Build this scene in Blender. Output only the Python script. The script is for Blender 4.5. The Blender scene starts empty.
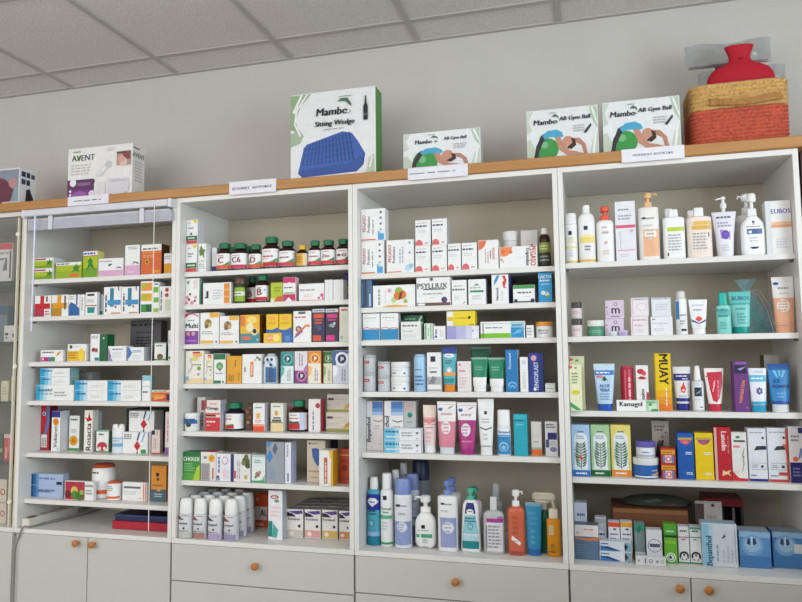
import bpy, bmesh, math, random
from mathutils import Matrix, Vector
random.seed(7)
COL = bpy.context.scene.collection
# ------------------------------------------------------------------ camera (solved from the shelf grid)
CX, CY, CZ, YAW, PIT, ROL, FPX = 2.4936, -2.5667, 0.7322, 0.2652, 0.0824, 0.0112, 689.08
ZC = 0.86            # height of the cabinet counter above the floor
W, T, DEEP, TOP = 0.8, 0.019, 0.416, 1.4283
REC = 0.033          # shelves stand back from the cabinet front

def ray(px, py):
    a, b = px-401, 301-py
    c, s = math.cos(ROL), math.sin(ROL)
    x, y, z = (c*a+s*b)/FPX, 1.0, (-s*a+c*b)/FPX
    c, s = math.cos(PIT), math.sin(PIT)
    y, z = c*y-s*z, s*y+c*z
    c, s = math.cos(YAW), math.sin(YAW)
    return Vector((c*x-s*y, s*x+c*y, z))
def at(px, py, Y):                     # point of the view ray on the plane y = Y (z above the counter)
    d = ray(px, py); t = (Y-CY)/d.y
    return Vector((CX+t*d.x, Y, CZ+t*d.z))
def atz(px, py, Z):
    d = ray(px, py); t = (Z-CZ)/d.z
    return Vector((CX+t*d.x, CY+t*d.y, Z))

def make_camera():
    cam = bpy.data.cameras.new('camera'); o = bpy.data.objects.new('camera', cam); COL.objects.link(o)
    c, s = math.cos(YAW), math.sin(YAW); cp, sp = math.cos(PIT), math.sin(PIT); cr, sr = math.cos(ROL), math.sin(ROL)
    R0, U0, F = Vector((c, s, 0)), Vector((s*sp, -c*sp, cp)), Vector((-s*cp, c*cp, sp))
    R, U = cr*R0-sr*U0, sr*R0+cr*U0
    m = Matrix((( R.x, U.x, -F.x, CX), (R.y, U.y, -F.y, CY), (R.z, U.z, -F.z, CZ+ZC), (0, 0, 0, 1)))
    o.matrix_world = m
    cam.sensor_width = 36; cam.lens = FPX*36/802; cam.clip_start = 0.05
    bpy.context.scene.camera = o

# ------------------------------------------------------------------ materials
PAL = dict(w='#ececec', cr='#e8e2d2', k='#16161a', dg='#55585c', g='#9a9da0', lg='#c9ccd0', r='#c01c26', dr='#7c1420',
           o='#e0701c', am='#e09a18', y='#e8c81c', ly='#ece08a', yg='#a8bc1c', gr='#2f9038', dgr='#14593a', teal='#1c8c8c',
           aq='#48b8b8', lb='#8cc4e4', b='#2868b4', nv='#1c2260', bl='#1c38a0', lav='#a0a4d8', per='#7488c0', pu='#6c2c88', mg='#b02878', pk='#e48ca0',
           lp='#f0c8cc', pe='#eab088', br='#5a3018', sk='#d49a7c', sage='#9cb090', tan='#c09458', cy='#1f9cc8', bg='#c8bca4')
def srgb(h):
    h = PAL.get(h, h).lstrip('#'); v = [int(h[i:i+2], 16)/255 for i in (0, 2, 4)]
    return [(x/12.92 if x <= .04045 else ((x+.055)/1.055)**2.4) for x in v]
_M = {}
def mat(c, rough=.45, metal=0, alpha=1, var=.05, scale=40, trans=0, spec=.4, bump=0):
    key = (PAL.get(c, c), rough, metal, alpha, var, scale, trans, bump)
    if key in _M: return _M[key]
    m = bpy.data.materials.new('paint_'+PAL.get(c, c).lstrip('#')); m.use_nodes = True
    nt = m.node_tree; b = nt.nodes['Principled BSDF']; L = nt.links.new
    rgb = srgb(c)
    nz = nt.nodes.new('ShaderNodeTexNoise'); nz.inputs['Scale'].default_value = scale; nz.inputs['Detail'].default_value = 2
    tc = nt.nodes.new('ShaderNodeTexCoord'); L(tc.outputs['Object'], nz.inputs['Vector'])
    rp = nt.nodes.new('ShaderNodeValToRGB')
    rp.color_ramp.elements[0].position = .3; rp.color_ramp.elements[1].position = .7
    rp.color_ramp.elements[0].color = [x*(1-var) for x in rgb]+[1]; rp.color_ramp.elements[1].color = [min(1, x*(1+var*.6)) for x in rgb]+[1]
    L(nz.outputs['Fac'], rp.inputs['Fac']); L(rp.outputs['Color'], b.inputs['Base Color'])
    b.inputs['Roughness'].default_value = rough; b.inputs['Metallic'].default_value = metal
    b.inputs['Specular IOR Level'].default_value = spec
    b.inputs['Alpha'].default_value = alpha; b.inputs['Transmission Weight'].default_value = trans
    if bump:
        bp = nt.nodes.new('ShaderNodeBump'); bp.inputs['Strength'].default_value = bump; bp.inputs['Distance'].default_value = .002
        L(nz.outputs['Fac'], bp.inputs['Height']); L(bp.outputs['Normal'], b.inputs['Normal'])
    _M[key] = m
    return m
def wood(name, c1, c2, rough=.4, axis=0):
    m = bpy.data.materials.new(name); m.use_nodes = True; nt = m.node_tree; b = nt.nodes['Principled BSDF']; L = nt.links.new
    tc = nt.nodes.new('ShaderNodeTexCoord'); mp = nt.nodes.new('ShaderNodeMapping')
    s = [60, 60, 60]; s[axis] = 2.5; mp.inputs['Scale'].default_value = s
    nz = nt.nodes.new('ShaderNodeTexNoise'); nz.inputs['Scale'].default_value = 1; nz.inputs['Detail'].default_value = 4
    rp = nt.nodes.new('ShaderNodeValToRGB'); rp.color_ramp.elements[0].position = .35; rp.color_ramp.elements[1].position = .7
    rp.color_ramp.elements[0].color = srgb(c1)+[1]; rp.color_ramp.elements[1].color = srgb(c2)+[1]
    L(tc.outputs['Object'], mp.inputs['Vector']); L(mp.outputs['Vector'], nz.inputs['Vector']); L(nz.outputs['Fac'], rp.inputs['Fac'])
    L(rp.outputs['Color'], b.inputs['Base Color']); b.inputs['Roughness'].default_value = rough
    return m

# ------------------------------------------------------------------ mesh collector
class MB:
    def __init__(s): s.v = []; s.f = []; s.m = []; s.mats = []
    def mi(s, m):
        if m not in s.mats: s.mats.append(m)
        return s.mats.index(m)
    def face(s, idx, m): s.f.append(idx); s.m.append(s.mi(m))
    def box(s, x0, y0, z0, x1, y1, z1, m, side=None, top=None, bev=0):
        b = bev; n = len(s.v); S = side or m; U = top or m
        if not b:
            s.v += [(x0,y0,z0),(x1,y0,z0),(x1,y1,z0),(x0,y1,z0),(x0,y0,z1),(x1,y0,z1),(x1,y1,z1),(x0,y1,z1)]
            for q, k in (((0,1,5,4),m),((1,2,6,5),S),((2,3,7,6),m),((3,0,4,7),S),((4,5,6,7),U),((3,2,1,0),U)):
                s.face([n+i for i in q], k)
            return
        bm = bmesh.new(); vs = [bm.verts.new(p) for p in [(x0,y0,z0),(x1,y0,z0),(x1,y1,z0),(x0,y1,z0),(x0,y0,z1),(x1,y0,z1),(x1,y1,z1),(x0,y1,z1)]]
        ids = [s.mi(m), s.mi(S), s.mi(U)]
        for q, k in (((0,1,5,4),0),((1,2,6,5),1),((2,3,7,6),0),((3,0,4,7),1),((4,5,6,7),2),((3,2,1,0),2)):
            bm.faces.new([vs[i] for i in q]).material_index = ids[k]
        bmesh.ops.bevel(bm, geom=list(bm.edges)+list(bm.verts), offset=b, segments=1, affect='EDGES', profile=.5)
        bm.verts.index_update()
        s.v += [tuple(v.co) for v in bm.verts]
        for f in bm.faces: s.f.append([n+v.index for v in f.verts]); s.m.append(f.material_index)
        bm.free()
    def loft(s, rings, m, n=2.0, seg=24, cx=0, cy=0, cap=True):    # rings (z, rx, ry)
        base = len(s.v)
        for (z, rx, ry) in rings:
            for i in range(seg):
                t = 2*math.pi*i/seg; a, b = math.sin(t), -math.cos(t)
                s.v.append((cx+rx*math.copysign(abs(a)**(2/n), a), cy+ry*math.copysign(abs(b)**(2/n), b), z))
        for r in range(len(rings)-1):
            for i in range(seg):
                j = (i+1) % seg
                s.face([base+r*seg+i, base+r*seg+j, base+(r+1)*seg+j, base+(r+1)*seg+i], m)
        if cap:
            s.face([base+i for i in range(seg)][::-1], m)
            s.face([base+(len(rings)-1)*seg+i for i in range(seg)], m)
    def tube(s, pts, r, m, seg=8):
        pts = [Vector(p) for p in pts]; base = len(s.v)
        for i, p in enumerate(pts):
            d = (pts[min(i+1, len(pts)-1)]-pts[max(i-1, 0)]).normalized()
            u = d.cross(Vector((0.13, 0.2, 1))); u = u.normalized() if u.length > 1e-4 else Vector((1,0,0)); w = d.cross(u)
            for k in range(seg):
                t = 2*math.pi*k/seg; s.v.append(tuple(p+r*(math.cos(t)*u+math.sin(t)*w)))
        for i in range(len(pts)-1):
            for k in range(seg):
                j = (k+1) % seg; s.face([base+i*seg+k, base+i*seg+j, base+(i+1)*seg+j, base+(i+1)*seg+k], m)
        s.face([base+k for k in range(seg)][::-1], m); s.face([base+(len(pts)-1)*seg+k for k in range(seg)], m)
    def build(s, name, parent=None, loc=(0,0,0), smooth=False, rz=0):
        me = bpy.data.meshes.new(name); me.from_pydata([tuple(v) for v in s.v], [], s.f)
        for m in s.mats: me.materials.append(m)
        me.polygons.foreach_set('material_index', s.m)
        if smooth:
            me.polygons.foreach_set('use_smooth', [True]*len(me.polygons)); me.set_sharp_from_angle(angle=math.radians(38))
        me.update()
        o = bpy.data.objects.new(name, me); COL.objects.link(o)
        o.parent = parent; o.location = loc; o.rotation_euler[2] = rz
        return o

def empty(name, loc, rz=0):
    o = bpy.data.objects.new(name, None); COL.objects.link(o); o.location = loc; o.rotation_euler[2] = rz; o.empty_display_size = .02
    return o
def tag(o, label, cat, group=None):
    o['label'] = label; o['category'] = cat
    if group: o['group'] = group
    return o
def structure(o): o['kind'] = 'structure'; return o

# ------------------------------------------------------------------ printed artwork (kept inside the part's own mesh)
_TXT = {}
def text_mesh(s):
    if s in _TXT: return _TXT[s]
    cu = bpy.data.curves.new('t', 'FONT'); cu.body = s; cu.resolution_u = 2; cu.align_x = 'CENTER'; cu.align_y = 'CENTER'
    o = bpy.data.objects.new('t', cu); COL.objects.link(o)
    bpy.context.view_layer.update()
    dg = bpy.context.evaluated_depsgraph_get(); me = bpy.data.meshes.new_from_object(o.evaluated_get(dg))
    vs = [(v.co.x, v.co.y) for v in me.vertices]; fs = [list(p.vertices) for p in me.polygons]
    bpy.data.objects.remove(o); bpy.data.curves.remove(cu); bpy.data.meshes.remove(me)
    if vs:
        x0 = min(v[0] for v in vs); x1 = max(v[0] for v in vs); y0 = min(v[1] for v in vs); y1 = max(v[1] for v in vs)
        mx, my = (x0+x1)/2, (y0+y1)/2; h = y1-y0
        vs = [((x-mx)/h, (y-my)/h) for x, y in vs]; _TXT[s] = (vs, fs, (x1-x0)/h)
    else: _TXT[s] = ([], [], 1)
    return _TXT[s]
def R(u0, v0, u1, v1, c): return ('r', u0, v0, u1, v1, c)
def H(v0, v1, c): return ('r', .01, v0, .99, v1, c)
def D(u, v, r, c, ar=1): return ('d', u, v, r, c, ar)           # r in face widths
def Tx(u, v, h, s, c='k', rot=0, sk=0): return ('t', u, v, h, s, c, rot, sk)
def G(u0, v0, u1, v1, n, c='g', vert=0): return ('g', u0, v0, u1, v1, n, c, vert)   # unreadable small print
def P(pts, c): return ('p', pts, c)
def draw(mb, art, S, Wd, Hd, lay=.00016, rough=.45, flat=True, matf=None):
    """S(u,v,off) -> point; Wd,Hd real size of the face."""
    mf = matf or (lambda c: mat(c, rough))
    k = 0
    def quad(u0, v0, u1, v1, c, off):
        if flat: us = [u0, u1]; nv = 1
        else:
            f0, f1 = math.asin(max(-1, min(1, 2*u0-1))), math.asin(max(-1, min(1, 2*u1-1)))
            nn_ = max(1, math.ceil(abs(f1-f0)/.16)); us = [.5+.5*math.sin(f0+(f1-f0)*i/nn_) for i in range(nn_+1)]; nv = max(1, math.ceil(abs(v1-v0)*14))
        nu = len(us)-1; b = len(mb.v)
        for j in range(nv+1):
            for u in us: mb.v.append(S(u, v0+(v1-v0)*j/nv, off))
        for j in range(nv):
            for i in range(nu): q = b+j*(nu+1)+i; mb.face([q, q+1, q+nu+2, q+nu+1], mf(c))
    for a in art:
        k += 1; off = lay*k
        if a[0] == 'r': quad(*a[1:5], a[5], off)
        elif a[0] in 'dp' and not flat:              # bend the shape round the surface
            if a[0] == 'd':
                _, u, v, r, c, ar = a; rv = r*Wd/Hd*ar
                pts = [(min(.99, max(.01, u+r*math.cos(2*math.pi*i/16))), v+rv*math.sin(2*math.pi*i/16)) for i in range(16)]
            else: pts, c = a[1], a[2]
            bm = bmesh.new(); fc_ = bm.faces.new([bm.verts.new((p[0], p[1], 0)) for p in pts]); bm.normal_update()
            if fc_.normal.z < 0: fc_.normal_flip()
            bmesh.ops.triangulate(bm, faces=bm.faces[:])
            bmesh.ops.subdivide_edges(bm, edges=bm.edges[:], cuts=3, use_grid_fill=True)
            bmesh.ops.triangulate(bm, faces=bm.faces[:]); bm.verts.index_update(); b = len(mb.v)
            for q in bm.verts: mb.v.append(S(q.co.x, q.co.y, off))
            for f in bm.faces: mb.face([b+q.index for q in f.verts], mf(c))
            bm.free()
        elif a[0] == 'd':
            _, u, v, r, c, ar = a; b = len(mb.v); n = 16; rv = r*Wd/Hd*ar
            for i in range(n):
                t = 2*math.pi*i/n; mb.v.append(S(min(.99, max(.01, u+r*math.cos(t))), min(.995, max(.005, v+rv*math.sin(t))), off))
            mb.face([b+i for i in range(n)], mf(c))
        elif a[0] == 'p':
            b = len(mb.v)
            for u, v in a[1]: mb.v.append(S(u, v, off))
            ar2 = sum(a[1][i-1][0]*a[1][i][1]-a[1][i][0]*a[1][i-1][1] for i in range(len(a[1])))
            ix = [b+i for i in range(len(a[1]))]
            mb.face(ix if ar2 > 0 else ix[::-1], mf(a[2]))
        elif a[0] == 'g':
            _, u0, v0, u1, v1, n, c, vert = a; rnd = random.Random(int(u0*991+v0*7919+n*31+Wd*1e5))
            for i in range(n):
                t = (i+.5)/n; hh = .30/n
                if vert:
                    x = u0+(u1-u0)*t; w = (u1-u0)*hh; p = v0
                    end = v1-(v1-v0)*rnd.uniform(0, .25)
                    while p < end-1e-4:
                        q = min(end, p+(v1-v0)*rnd.uniform(.12, .3)); quad(x-w/1.2, p, x+w/1.2, q, c, off); p = q+(v1-v0)*.05
                else:
                    y = v1-(v1-v0)*t; w = (v1-v0)*hh; p = u0
                    end = u1-(u1-u0)*rnd.uniform(0, .25)
                    while p < end-1e-4:
                        q = min(end, p+(u1-u0)*rnd.uniform(.12, .3)); quad(p, y-w/1.2, q, y+w/1.2, c, off); p = q+(u1-u0)*.05
        elif a[0] == 't':
            _, u, v, h, s, c, rot, sk = a; vs, fs, asp = text_mesh(s)
            vert = abs(rot) > 45
            hh = h*(Wd if vert else Hd); lim = .94*2*(min(v, 1-v)*Hd if vert else min(u, 1-u)*Wd)
            sx = hh
            if asp*hh > lim: sx = lim/asp; hh = min(hh, sx*1.5)
            cr, sr = math.cos(math.radians(rot)), math.sin(math.radians(rot))
            for sft in (-.045, .045):                  # two passes make the strokes bold
                b = len(mb.v)
                for x, y in vs:
                    x = x+sk*y+sft; X, Y = x*sx, y*hh; X, Y = X*cr-Y*sr, X*sr+Y*cr
                    mb.v.append(S(min(.99, max(.01, u+X/Wd)), v+Y/Hd, off+(.00003 if sft > 0 else 0)))
                for f in fs: mb.face([b+i for i in f], mf(c))

# ------------------------------------------------------------------ shelves and items
SHZ = {(1,1):1.105,(1,2):.936,(1,3):.732,(1,4):.559,(1,5):.330,(1,6):.128,(1,7):0,
       (2,1):1.105,(2,2):.966,(2,3):.799,(2,4):.634,(2,5):.437,(2,6):.236,(2,7):0,
       (3,1):1.063,(3,2):.930,(3,3):.801,(3,4):.602,(3,5):.369,(3,6):0,
       (4,1):1.070,(4,2):.802,(4,3):.536,(4,4):.302,(4,5):0}
LAST = {1:7, 2:7, 3:6, 4:5}
for k in SHZ:
    if k[1] != LAST[k[0]]: SHZ[k] = CZ+(SHZ[k]-CZ)*1.0116
SHZ[(0,0)] = 1.4685                                   # upper face of the wooden top board
BAYN = {1:'left bay', 2:'second bay', 3:'third bay', 4:'right bay'}
ORD = ['', 'top shelf', 'second shelf', 'third shelf', 'fourth shelf', 'fifth shelf', 'sixth shelf']
def where(sh):
    if sh == (0,0): return 'wooden top board'
    return ('counter' if sh[1] == LAST[sh[0]] else ORD[sh[1]])+', '+BAYN[sh[0]]
PLACED = []; GROUPS = {}
def plural(n):
    n = n.replace('_', ' ')
    return n+('es' if n.endswith(('x', 's', 'h')) else 's')
def register(o, name, label, cat, sh, info):
    lab = label if (label.endswith('!')) else label+', '+where(sh)
    tag(o, lab.rstrip('!'), cat); GROUPS.setdefault((name, sh), []).append(o)
    o['_i'] = len(PLACED); PLACED.append((o, info)); del o['_i']
    return o
def frontY(sh, Y, yb, xm):
    z = SHZ[sh]
    if Y is not None: return Y
    if yb is not None and z < .62:
        return max(.012, atz(xm, yb, z).y)
    return (.022 if sh == (0,0) or sh[1] == LAST[sh[0]] else REC+.012)
class Info: pass
def solve(sh, x0, x1, yt, Y, yb, on, base=None):
    xm = (x0+x1)/2; Yf = frontY(sh, Y, yb, xm) if on is None or Y is not None else (on.Yf if Y is None else Y)
    z0 = SHZ[sh]+.0006 if on is None else on.z1+.0005
    if base is not None: z0 = base
    z1 = at(xm, yt, Yf).z
    # pixel row at mid height
    ym = yt
    lo, hi = 0, 602
    zt = (z0+z1)/2
    for _ in range(30):
        ym = (lo+hi)/2
        if at(xm, ym, Yf).z > zt: lo = ym
        else: hi = ym
    X0, X1 = at(x0, ym, Yf).x, at(x1, ym, Yf).x
    zs = [z for (b, i), z in SHZ.items() if b == sh[0] and z > SHZ[sh]+.02]
    if 1 <= sh[0] <= 4: z1 = min(z1, (min(zs)-.0225) if zs else TOP-.024)
    if 1 <= sh[0] <= 4:                               # stay between the side panels
        lo_, hi_ = (sh[0]-1)*W+T+.0012, sh[0]*W-T-.0012
        X0 = max(X0, lo_); X1 = min(X1, hi_)
        if X1-X0 < .006: X0 = X1-.006
    return Yf, z0, z1, X0+.0004, X1-.0004

def B(sh, x0, x1, yt, label, col='w', art=(), side=None, top=None, dep=None, Y=None, yb=None, on=None, name='carton', cat='box', rough=.42, rz=0, xs=None):
    Yf, z0, z1, X0, X1 = solve(sh, x0, x1, yt, Y, yb, on)
    w, h = X1-X0, z1-z0
    if xs is not None:                                # right rear edge seen at pixel xs
        lo, hi = Yf+.004, .40
        for _ in range(30):
            m = (lo+hi)/2
            if (at(xs, yt, m).x > X1) == (X1 < CX): lo = m
            else: hi = m
        dep = max(.012, lo-Yf)
    if dep is None: dep = min(.11, max(.03, .75*w))
    dep = min(dep, .405-Yf) if sh != (0,0) else dep
    mb = MB(); c = mat(col, rough)
    mb.box(-w/2, 0, 0, w/2, dep, h, c, side=mat(side, rough) if side else None, top=mat(top, rough) if top else None, bev=min(.0007, w*.04))
    draw(mb, art, lambda u, v, o: (-w/2+u*w, -o, v*h), w, h, rough=rough)
    ob = mb.build(name, None, ((X0+X1)/2, Yf, z0+ZC), rz=math.radians(rz))
    i = Info(); i.Yf, i.z0, i.z1, i.X0, i.X1, i.Y1 = Yf, z0, z1, X0, X1, Yf+dep; i.ob = ob
    register(ob, name, label, cat, sh, i)
    return i

def L(sh, x0, x1, yt, label, parts, name='bottle', cat='bottle', asp=1.0, n=2.2, Y=None, yb=None, on=None, extra=None, seg=24, rz=0):
    """parts: (part name, [(z, w[, d])..], colour, art, options)"""
    Yf, z0, z1, X0, X1 = solve(sh, x0, x1, yt, Y, yb, on)
    hw, h = (X1-X0)/2, z1-z0
    ry = hw*asp; Yc = Yf+ry
    # widths were measured on the silhouette, which lies at the centre plane
    k = (Yc-CY)/(Yf-CY); xc = CX+((X0+X1)/2-CX)*k; hw *= k
    if 1 <= sh[0] <= 4:
        lo_, hi_ = (sh[0]-1)*W+T+.001, sh[0]*W-T-.001
        xc = min(max(xc, lo_+hw*1.013), hi_-hw*1.013)
    root = empty(name, (xc, Yc, z0+ZC), math.radians(rz))
    for p in parts:
        pn, prof, col, art = p[:4]; op = p[4] if len(p) > 4 else {}
        nn = op.get('n', n); m = mat(col, op.get('rough', .35), alpha=op.get('alpha', 1), trans=op.get('trans', 0), metal=op.get('metal', 0))
        rings = [(q[0]*h, q[1]*hw, (q[2] if len(q) > 2 else q[1])*ry) for q in prof]
        mb = MB(); mb.loft(rings, m, nn, seg=op.get('seg', seg))
        def S(u, v, o, rings=rings, nn=nn):
            z = v*h; a = rings[0]; b = rings[-1]
            for i in range(len(rings)-1):
                if rings[i][0] <= z <= rings[i+1][0] and rings[i+1][0] > rings[i][0]: a, b = rings[i], rings[i+1]; break
            t = 0 if b[0] == a[0] else min(1, max(0, (z-a[0])/(b[0]-a[0]))); rx = a[1]+(b[1]-a[1])*t; r2 = a[2]+(b[2]-a[2])*t
            q = max(-.985, min(.985, 2*u-1))
            return (q*rx, -r2*(1-abs(q)**nn)**(1/nn)-o-.0003, z)
        draw(mb, art, S, 2*hw, h, lay=.0002, rough=.4, flat=False)
        mb.build(pn, root, smooth=True)
    if extra: extra(root, hw, h, ry)
    i = Info(); i.Yf, i.z0, i.z1, i.X0, i.X1, i.Y1 = Yf, z0, z1, xc-hw, xc+hw, Yf+2*ry; i.ob = root; i.hw = hw; i.h = h
    register(root, name, label, cat, sh, i)
    return i

# --- kinds of bottle, tube and jar
def vit(sh, x0, x1, yt, label, lart=(), cap='#0f6b48', glass='#2a140c', cw=.68, **k):
    ribs = [(.80, cw)]
    for j in range(5): ribs += [(.81+.036*j, cw*1.02), (.828+.036*j, cw)]
    ribs += [(.985, cw*.98), (1, cw*.85)]
    return L(sh, x0, x1, yt, label, [
        ('body', [(0,.9),(.02,1),(.60,1),(.67,.93),(.73,.72),(.77,.56),(.80,.54)], glass, (), {'rough':.15}),
        ('label', [(.07,1.012),(.61,1.012)], 'w', lart),
        ('cap', ribs, cap, (), {'rough':.4})], name='vitamin_bottle', asp=k.pop('asp', .9), n=3, **k)
def jar(sh, x0, x1, yt, label, body='w', lid='w', art=(), lh=.36, lart=(), asp=1.0, name='jar', **k):
    f = 1-lh
    return L(sh, x0, x1, yt, label, [('body', [(0,.9),(.04,.97),(f-.03,.97),(f,.93)], body, art), ('lid', [(f+.005,.98),(f+.03,1),(.97,1),(1,.95)], lid, lart)], name=name, cat='jar', asp=asp, n=2, **k)
def tube(sh, x0, x1, yt, label, body='w', cap='w', art=(), ch=.16, cw=.76, bw=.82, crimp=None, asp=.55, name='tube', rough=.35, **k):
    n = 12; prof = []
    for j in range(n+1):
        t = j/n; z = ch+.005+(1-.055-ch)*t
        prof.append((z, bw+(1-bw)*t**.8, bw*(1-t)**.75+.06))
    return L(sh, x0, x1, yt, label, [
        ('cap', [(0,cw*.96),(.01,cw),(ch,cw*.98)], cap, ()),
        ('body', prof, body, art, {'rough':rough}),
        ('crimp', [(.945,1,.07),(1,1,.05)], crimp or body, ())], name=name, cat='tube', asp=asp, n=2.2, **k)
def bot(sh, x0, x1, yt, label, body='w', cap='w', art=(), bh=.72, cw=.5, sh2=.1, asp=.7, n=2.4, name='bottle', alpha=1, trans=0, rough=.35, capprof=None, **k):
    """body to bh (fraction), rounded shoulder of height sh2, then a cap"""
    prof = [(0,.93),(.015,1),(bh-sh2,1)]+[(bh-sh2+sh2*math.sin(a), cw*.9+(1-cw*.9)*math.cos(a)) for a in (.35,.7,1.05,1.35,1.57)]
    return L(sh, x0, x1, yt, label, [('body', prof, body, art, {'alpha':alpha, 'trans':trans, 'rough':rough}),
        ('cap', capprof or [(bh+.003,cw),(.97,cw*.97),(1,cw*.85)], cap, ())], name=name, asp=asp, n=n, **k)
def pump(sh, x0, x1, yt, label, body='w', head='w', art=(), bh=.74, asp=.62, n=2.6, sdir=-1, cw=.42, sh2=.08, bodyprof=None, name='pump_bottle', rough=.35, alpha=1, sl=.75, trans=0, **k):
    prof = bodyprof or ([(0,.93),(.015,1),(bh-sh2,1)]+[(bh-sh2+sh2*math.sin(a), cw*.9+(1-cw*.9)*math.cos(a)) for a in (.35,.7,1.05,1.35,1.57)])
    top = 1-bh
    def ex(root, hw, h, ry):
        mb = MB(); m = mat(head, .35); r = cw*hw
        z0 = bh+top*.34
        mb.loft([(z0*h+.0004, r*.42, r*.42), ((bh+top*.66)*h, r*.42, r*.42)], m, 2, 12)
        mb.loft([((bh+top*.62)*h, r*.9, r*.9), ((bh+top*.72)*h, r*1.0, r*1.0), ((bh+top*.94)*h, r*.95, r*.95), (h, r*.7, r*.7)], m, 2, 16)
        zt = (bh+top*.84)*h; s = sdir; e = hw*sl
        mb.tube([(0, 0, zt), (s*e*.5, -.1*e, zt+.02*h*.4), (s*e, -.15*e, zt+.004), (s*e*1.06, -.15*e, zt-.006)], max(.0022, r*.22), m, 8)
        mb.build('pump_head', root, smooth=True)
    return L(sh, x0, x1, yt, label, [('body', prof, body, art, {'rough':rough, 'alpha':alpha, 'trans':trans}),
        ('collar', [(bh+.003,cw),(bh+top*.30,cw*.97),(bh+top*.34,cw*.8)], head, ())], name=name, asp=asp, n=n, extra=ex, **k)
def can(sh, x0, x1, yt, label, body='w', cap='w', art=(), bh=.78, cw=.72, asp=1, name='spray_can', **k):
    prof = [(0,.94),(.012,1),(bh-.07,1),(bh-.03,.93),(bh,cw*1.02)]
    return L(sh, x0, x1, yt, label, [('body', prof, body, art), ('cap', [(bh+.002,cw),(.95,cw*.97),(1,cw*.8)], cap, ())], name=name, cat='spray can', asp=asp, n=2, **k)
def _lobes(root, hw, h, ry):
    mb = MB(); m = mat('w', .35)
    for sx in (-.5, .5):
        mb.loft([(.80*h, .48*hw, .7*ry), (.92*h, .46*hw, .66*ry), (.98*h, .34*hw, .5*ry), (h, .15*hw, .25*ry)], m, 2, 16, cx=sx*hw)
    mb.build('cap_lobe', root, smooth=True)

# =====================================================================  LEFT BAY
s = (1,1)
yg = [H(.04,.72,'yg'), R(.04,.04,.96,.30,'#7c9c20'), P([(.6,.2),(.72,.5),(.62,.62),(.78,.66),(.8,.9),(.86,.66),(.99,.6),(.88,.48),(.92,.2),(.78,.38)],'#2f7d2a'), R(.03,.80,.6,.93,'#a03048')]
a = B(s,34.5,53,268.8,'lower of two small stacked yellow-green boxes','w',yg,side='w',dep=.07)
B(s,34.5,53,257.8,'upper of two small stacked yellow-green boxes','w',yg,side='w',on=a,dep=.07)
B(s,55.8,81.3,262,'wide yellow-green box with green star','yg',[H(.05,.45,'#8fae24'),H(.80,.97,'w'),G(.05,.82,.6,.95,1,'bl'),P([(.62,.35),(.72,.55),(.66,.7),(.76,.72),(.8,.9),(.85,.72),(.95,.7),(.88,.55),(.93,.35),(.78,.45)],'#2f7d2a'),R(.55,.08,.9,.28,'o')],top='w',dep=.06)
B(s,83,97.5,251,'tall yellow-green box with white header','yg',[H(0,.35,'#6f9c24'),H(.82,.99,'w'),G(.05,.84,.95,.97,1,'bl'),H(.80,.83,'r'),P([(.2,.2),(.4,.55),(.3,.6),(.5,.75),(.7,.6),(.62,.55),(.85,.25),(.5,.4)],'#2f7d2a')],side='ly',top='w',xs=104.5)
B(s,98.3,123,258.2,'low white box with pink lower band','w',[H(.02,.34,'#d9a8cc'),D(.45,.62,.045,'dgr'),D(.52,.66,.03,'k'),G(.05,.78,.6,.9,1),P([(.72,.36),(.8,.46),(.95,.4),(.9,.5),(.78,.5)],'dgr')],dep=.05)
B(s,124.9,139.6,245,'tall white box with pink lower third','w',[H(.01,.33,'#d9a8cc'),G(.2,.85,.9,.95,2),P([(.5,.34),(.65,.42),(.95,.36),(.9,.42),(.6,.46)],'dgr'),G(.2,.08,.7,.14,1,'w')],dep=.05)
B(s,141,161.5,244.2,'large orange box with white top panel','#d2622a',[H(.78,.995,'w'),G(.08,.80,.85,.90,1,'dg'),H(.71,.735,'am'),D(.3,.42,.11,'am'),D(.3,.42,.06,'dgr'),R(.62,.05,.92,.14,'am'),G(.1,.55,.8,.66,2,'#f0b080')],side='#5a3020',dep=.06)
B(s,164,171.6,253.3,'small white and orange box at right end','w',[H(.02,.5,'am'),G(.1,.7,.9,.9,2)],dep=.05)
s = (1,2)
cross = lambda c, lo: [R(.34,.12,.58,.985,c),R(.02,.36,.95,.62,c)]+lo
B(s,34.5,51,295.6,'white box with large red cross','w',cross('r',[R(.01,.0,.60,.38,'#b02848'),R(.7,.7,.8,.95,'dg'),G(.66,.05,.95,.3,2,'r')]),dep=.06)
B(s,51.5,68.2,294.8,'white box with large amber cross','w',cross('am',[R(.05,0,.62,.38,'#b88820'),R(.76,.3,.86,.95,'dg'),R(.0,0,.06,.6,'#7a8a40')]),dep=.06)
B(s,68.6,79.5,294.7,'white box with dark blue quarter swoosh','w',[P([(.02,0),(.99,0),(.99,.35),(.6,.55),(.2,.66),(.02,.5)],'#2460a0'),R(.68,.5,.82,.99,'#24507c'),G(.1,.75,.5,.95,2)],side='w',dep=.06)
B(s,80,84.2,294.5,'slim white box with vertical dark lettering','w',[G(.3,.25,.7,.9,1,'dg',1)],dep=.05)
B(s,85.4,97,292.3,'white box with teal picture and red line','w',[R(.15,.84,.75,.93,'k'),H(.40,.44,'r'),P([(.2,.1),(.78,.1),(.85,.35),(.15,.35)],'teal'),G(.15,.55,.8,.7,2)],dep=.02,Y=.05)
B(s,98,103.2,294.5,'grey-white box edge with small print','lg',[G(.1,.35,.9,.95,5,'g'),R(.1,.02,.95,.2,'teal')],Y=.075,dep=.06)
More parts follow.
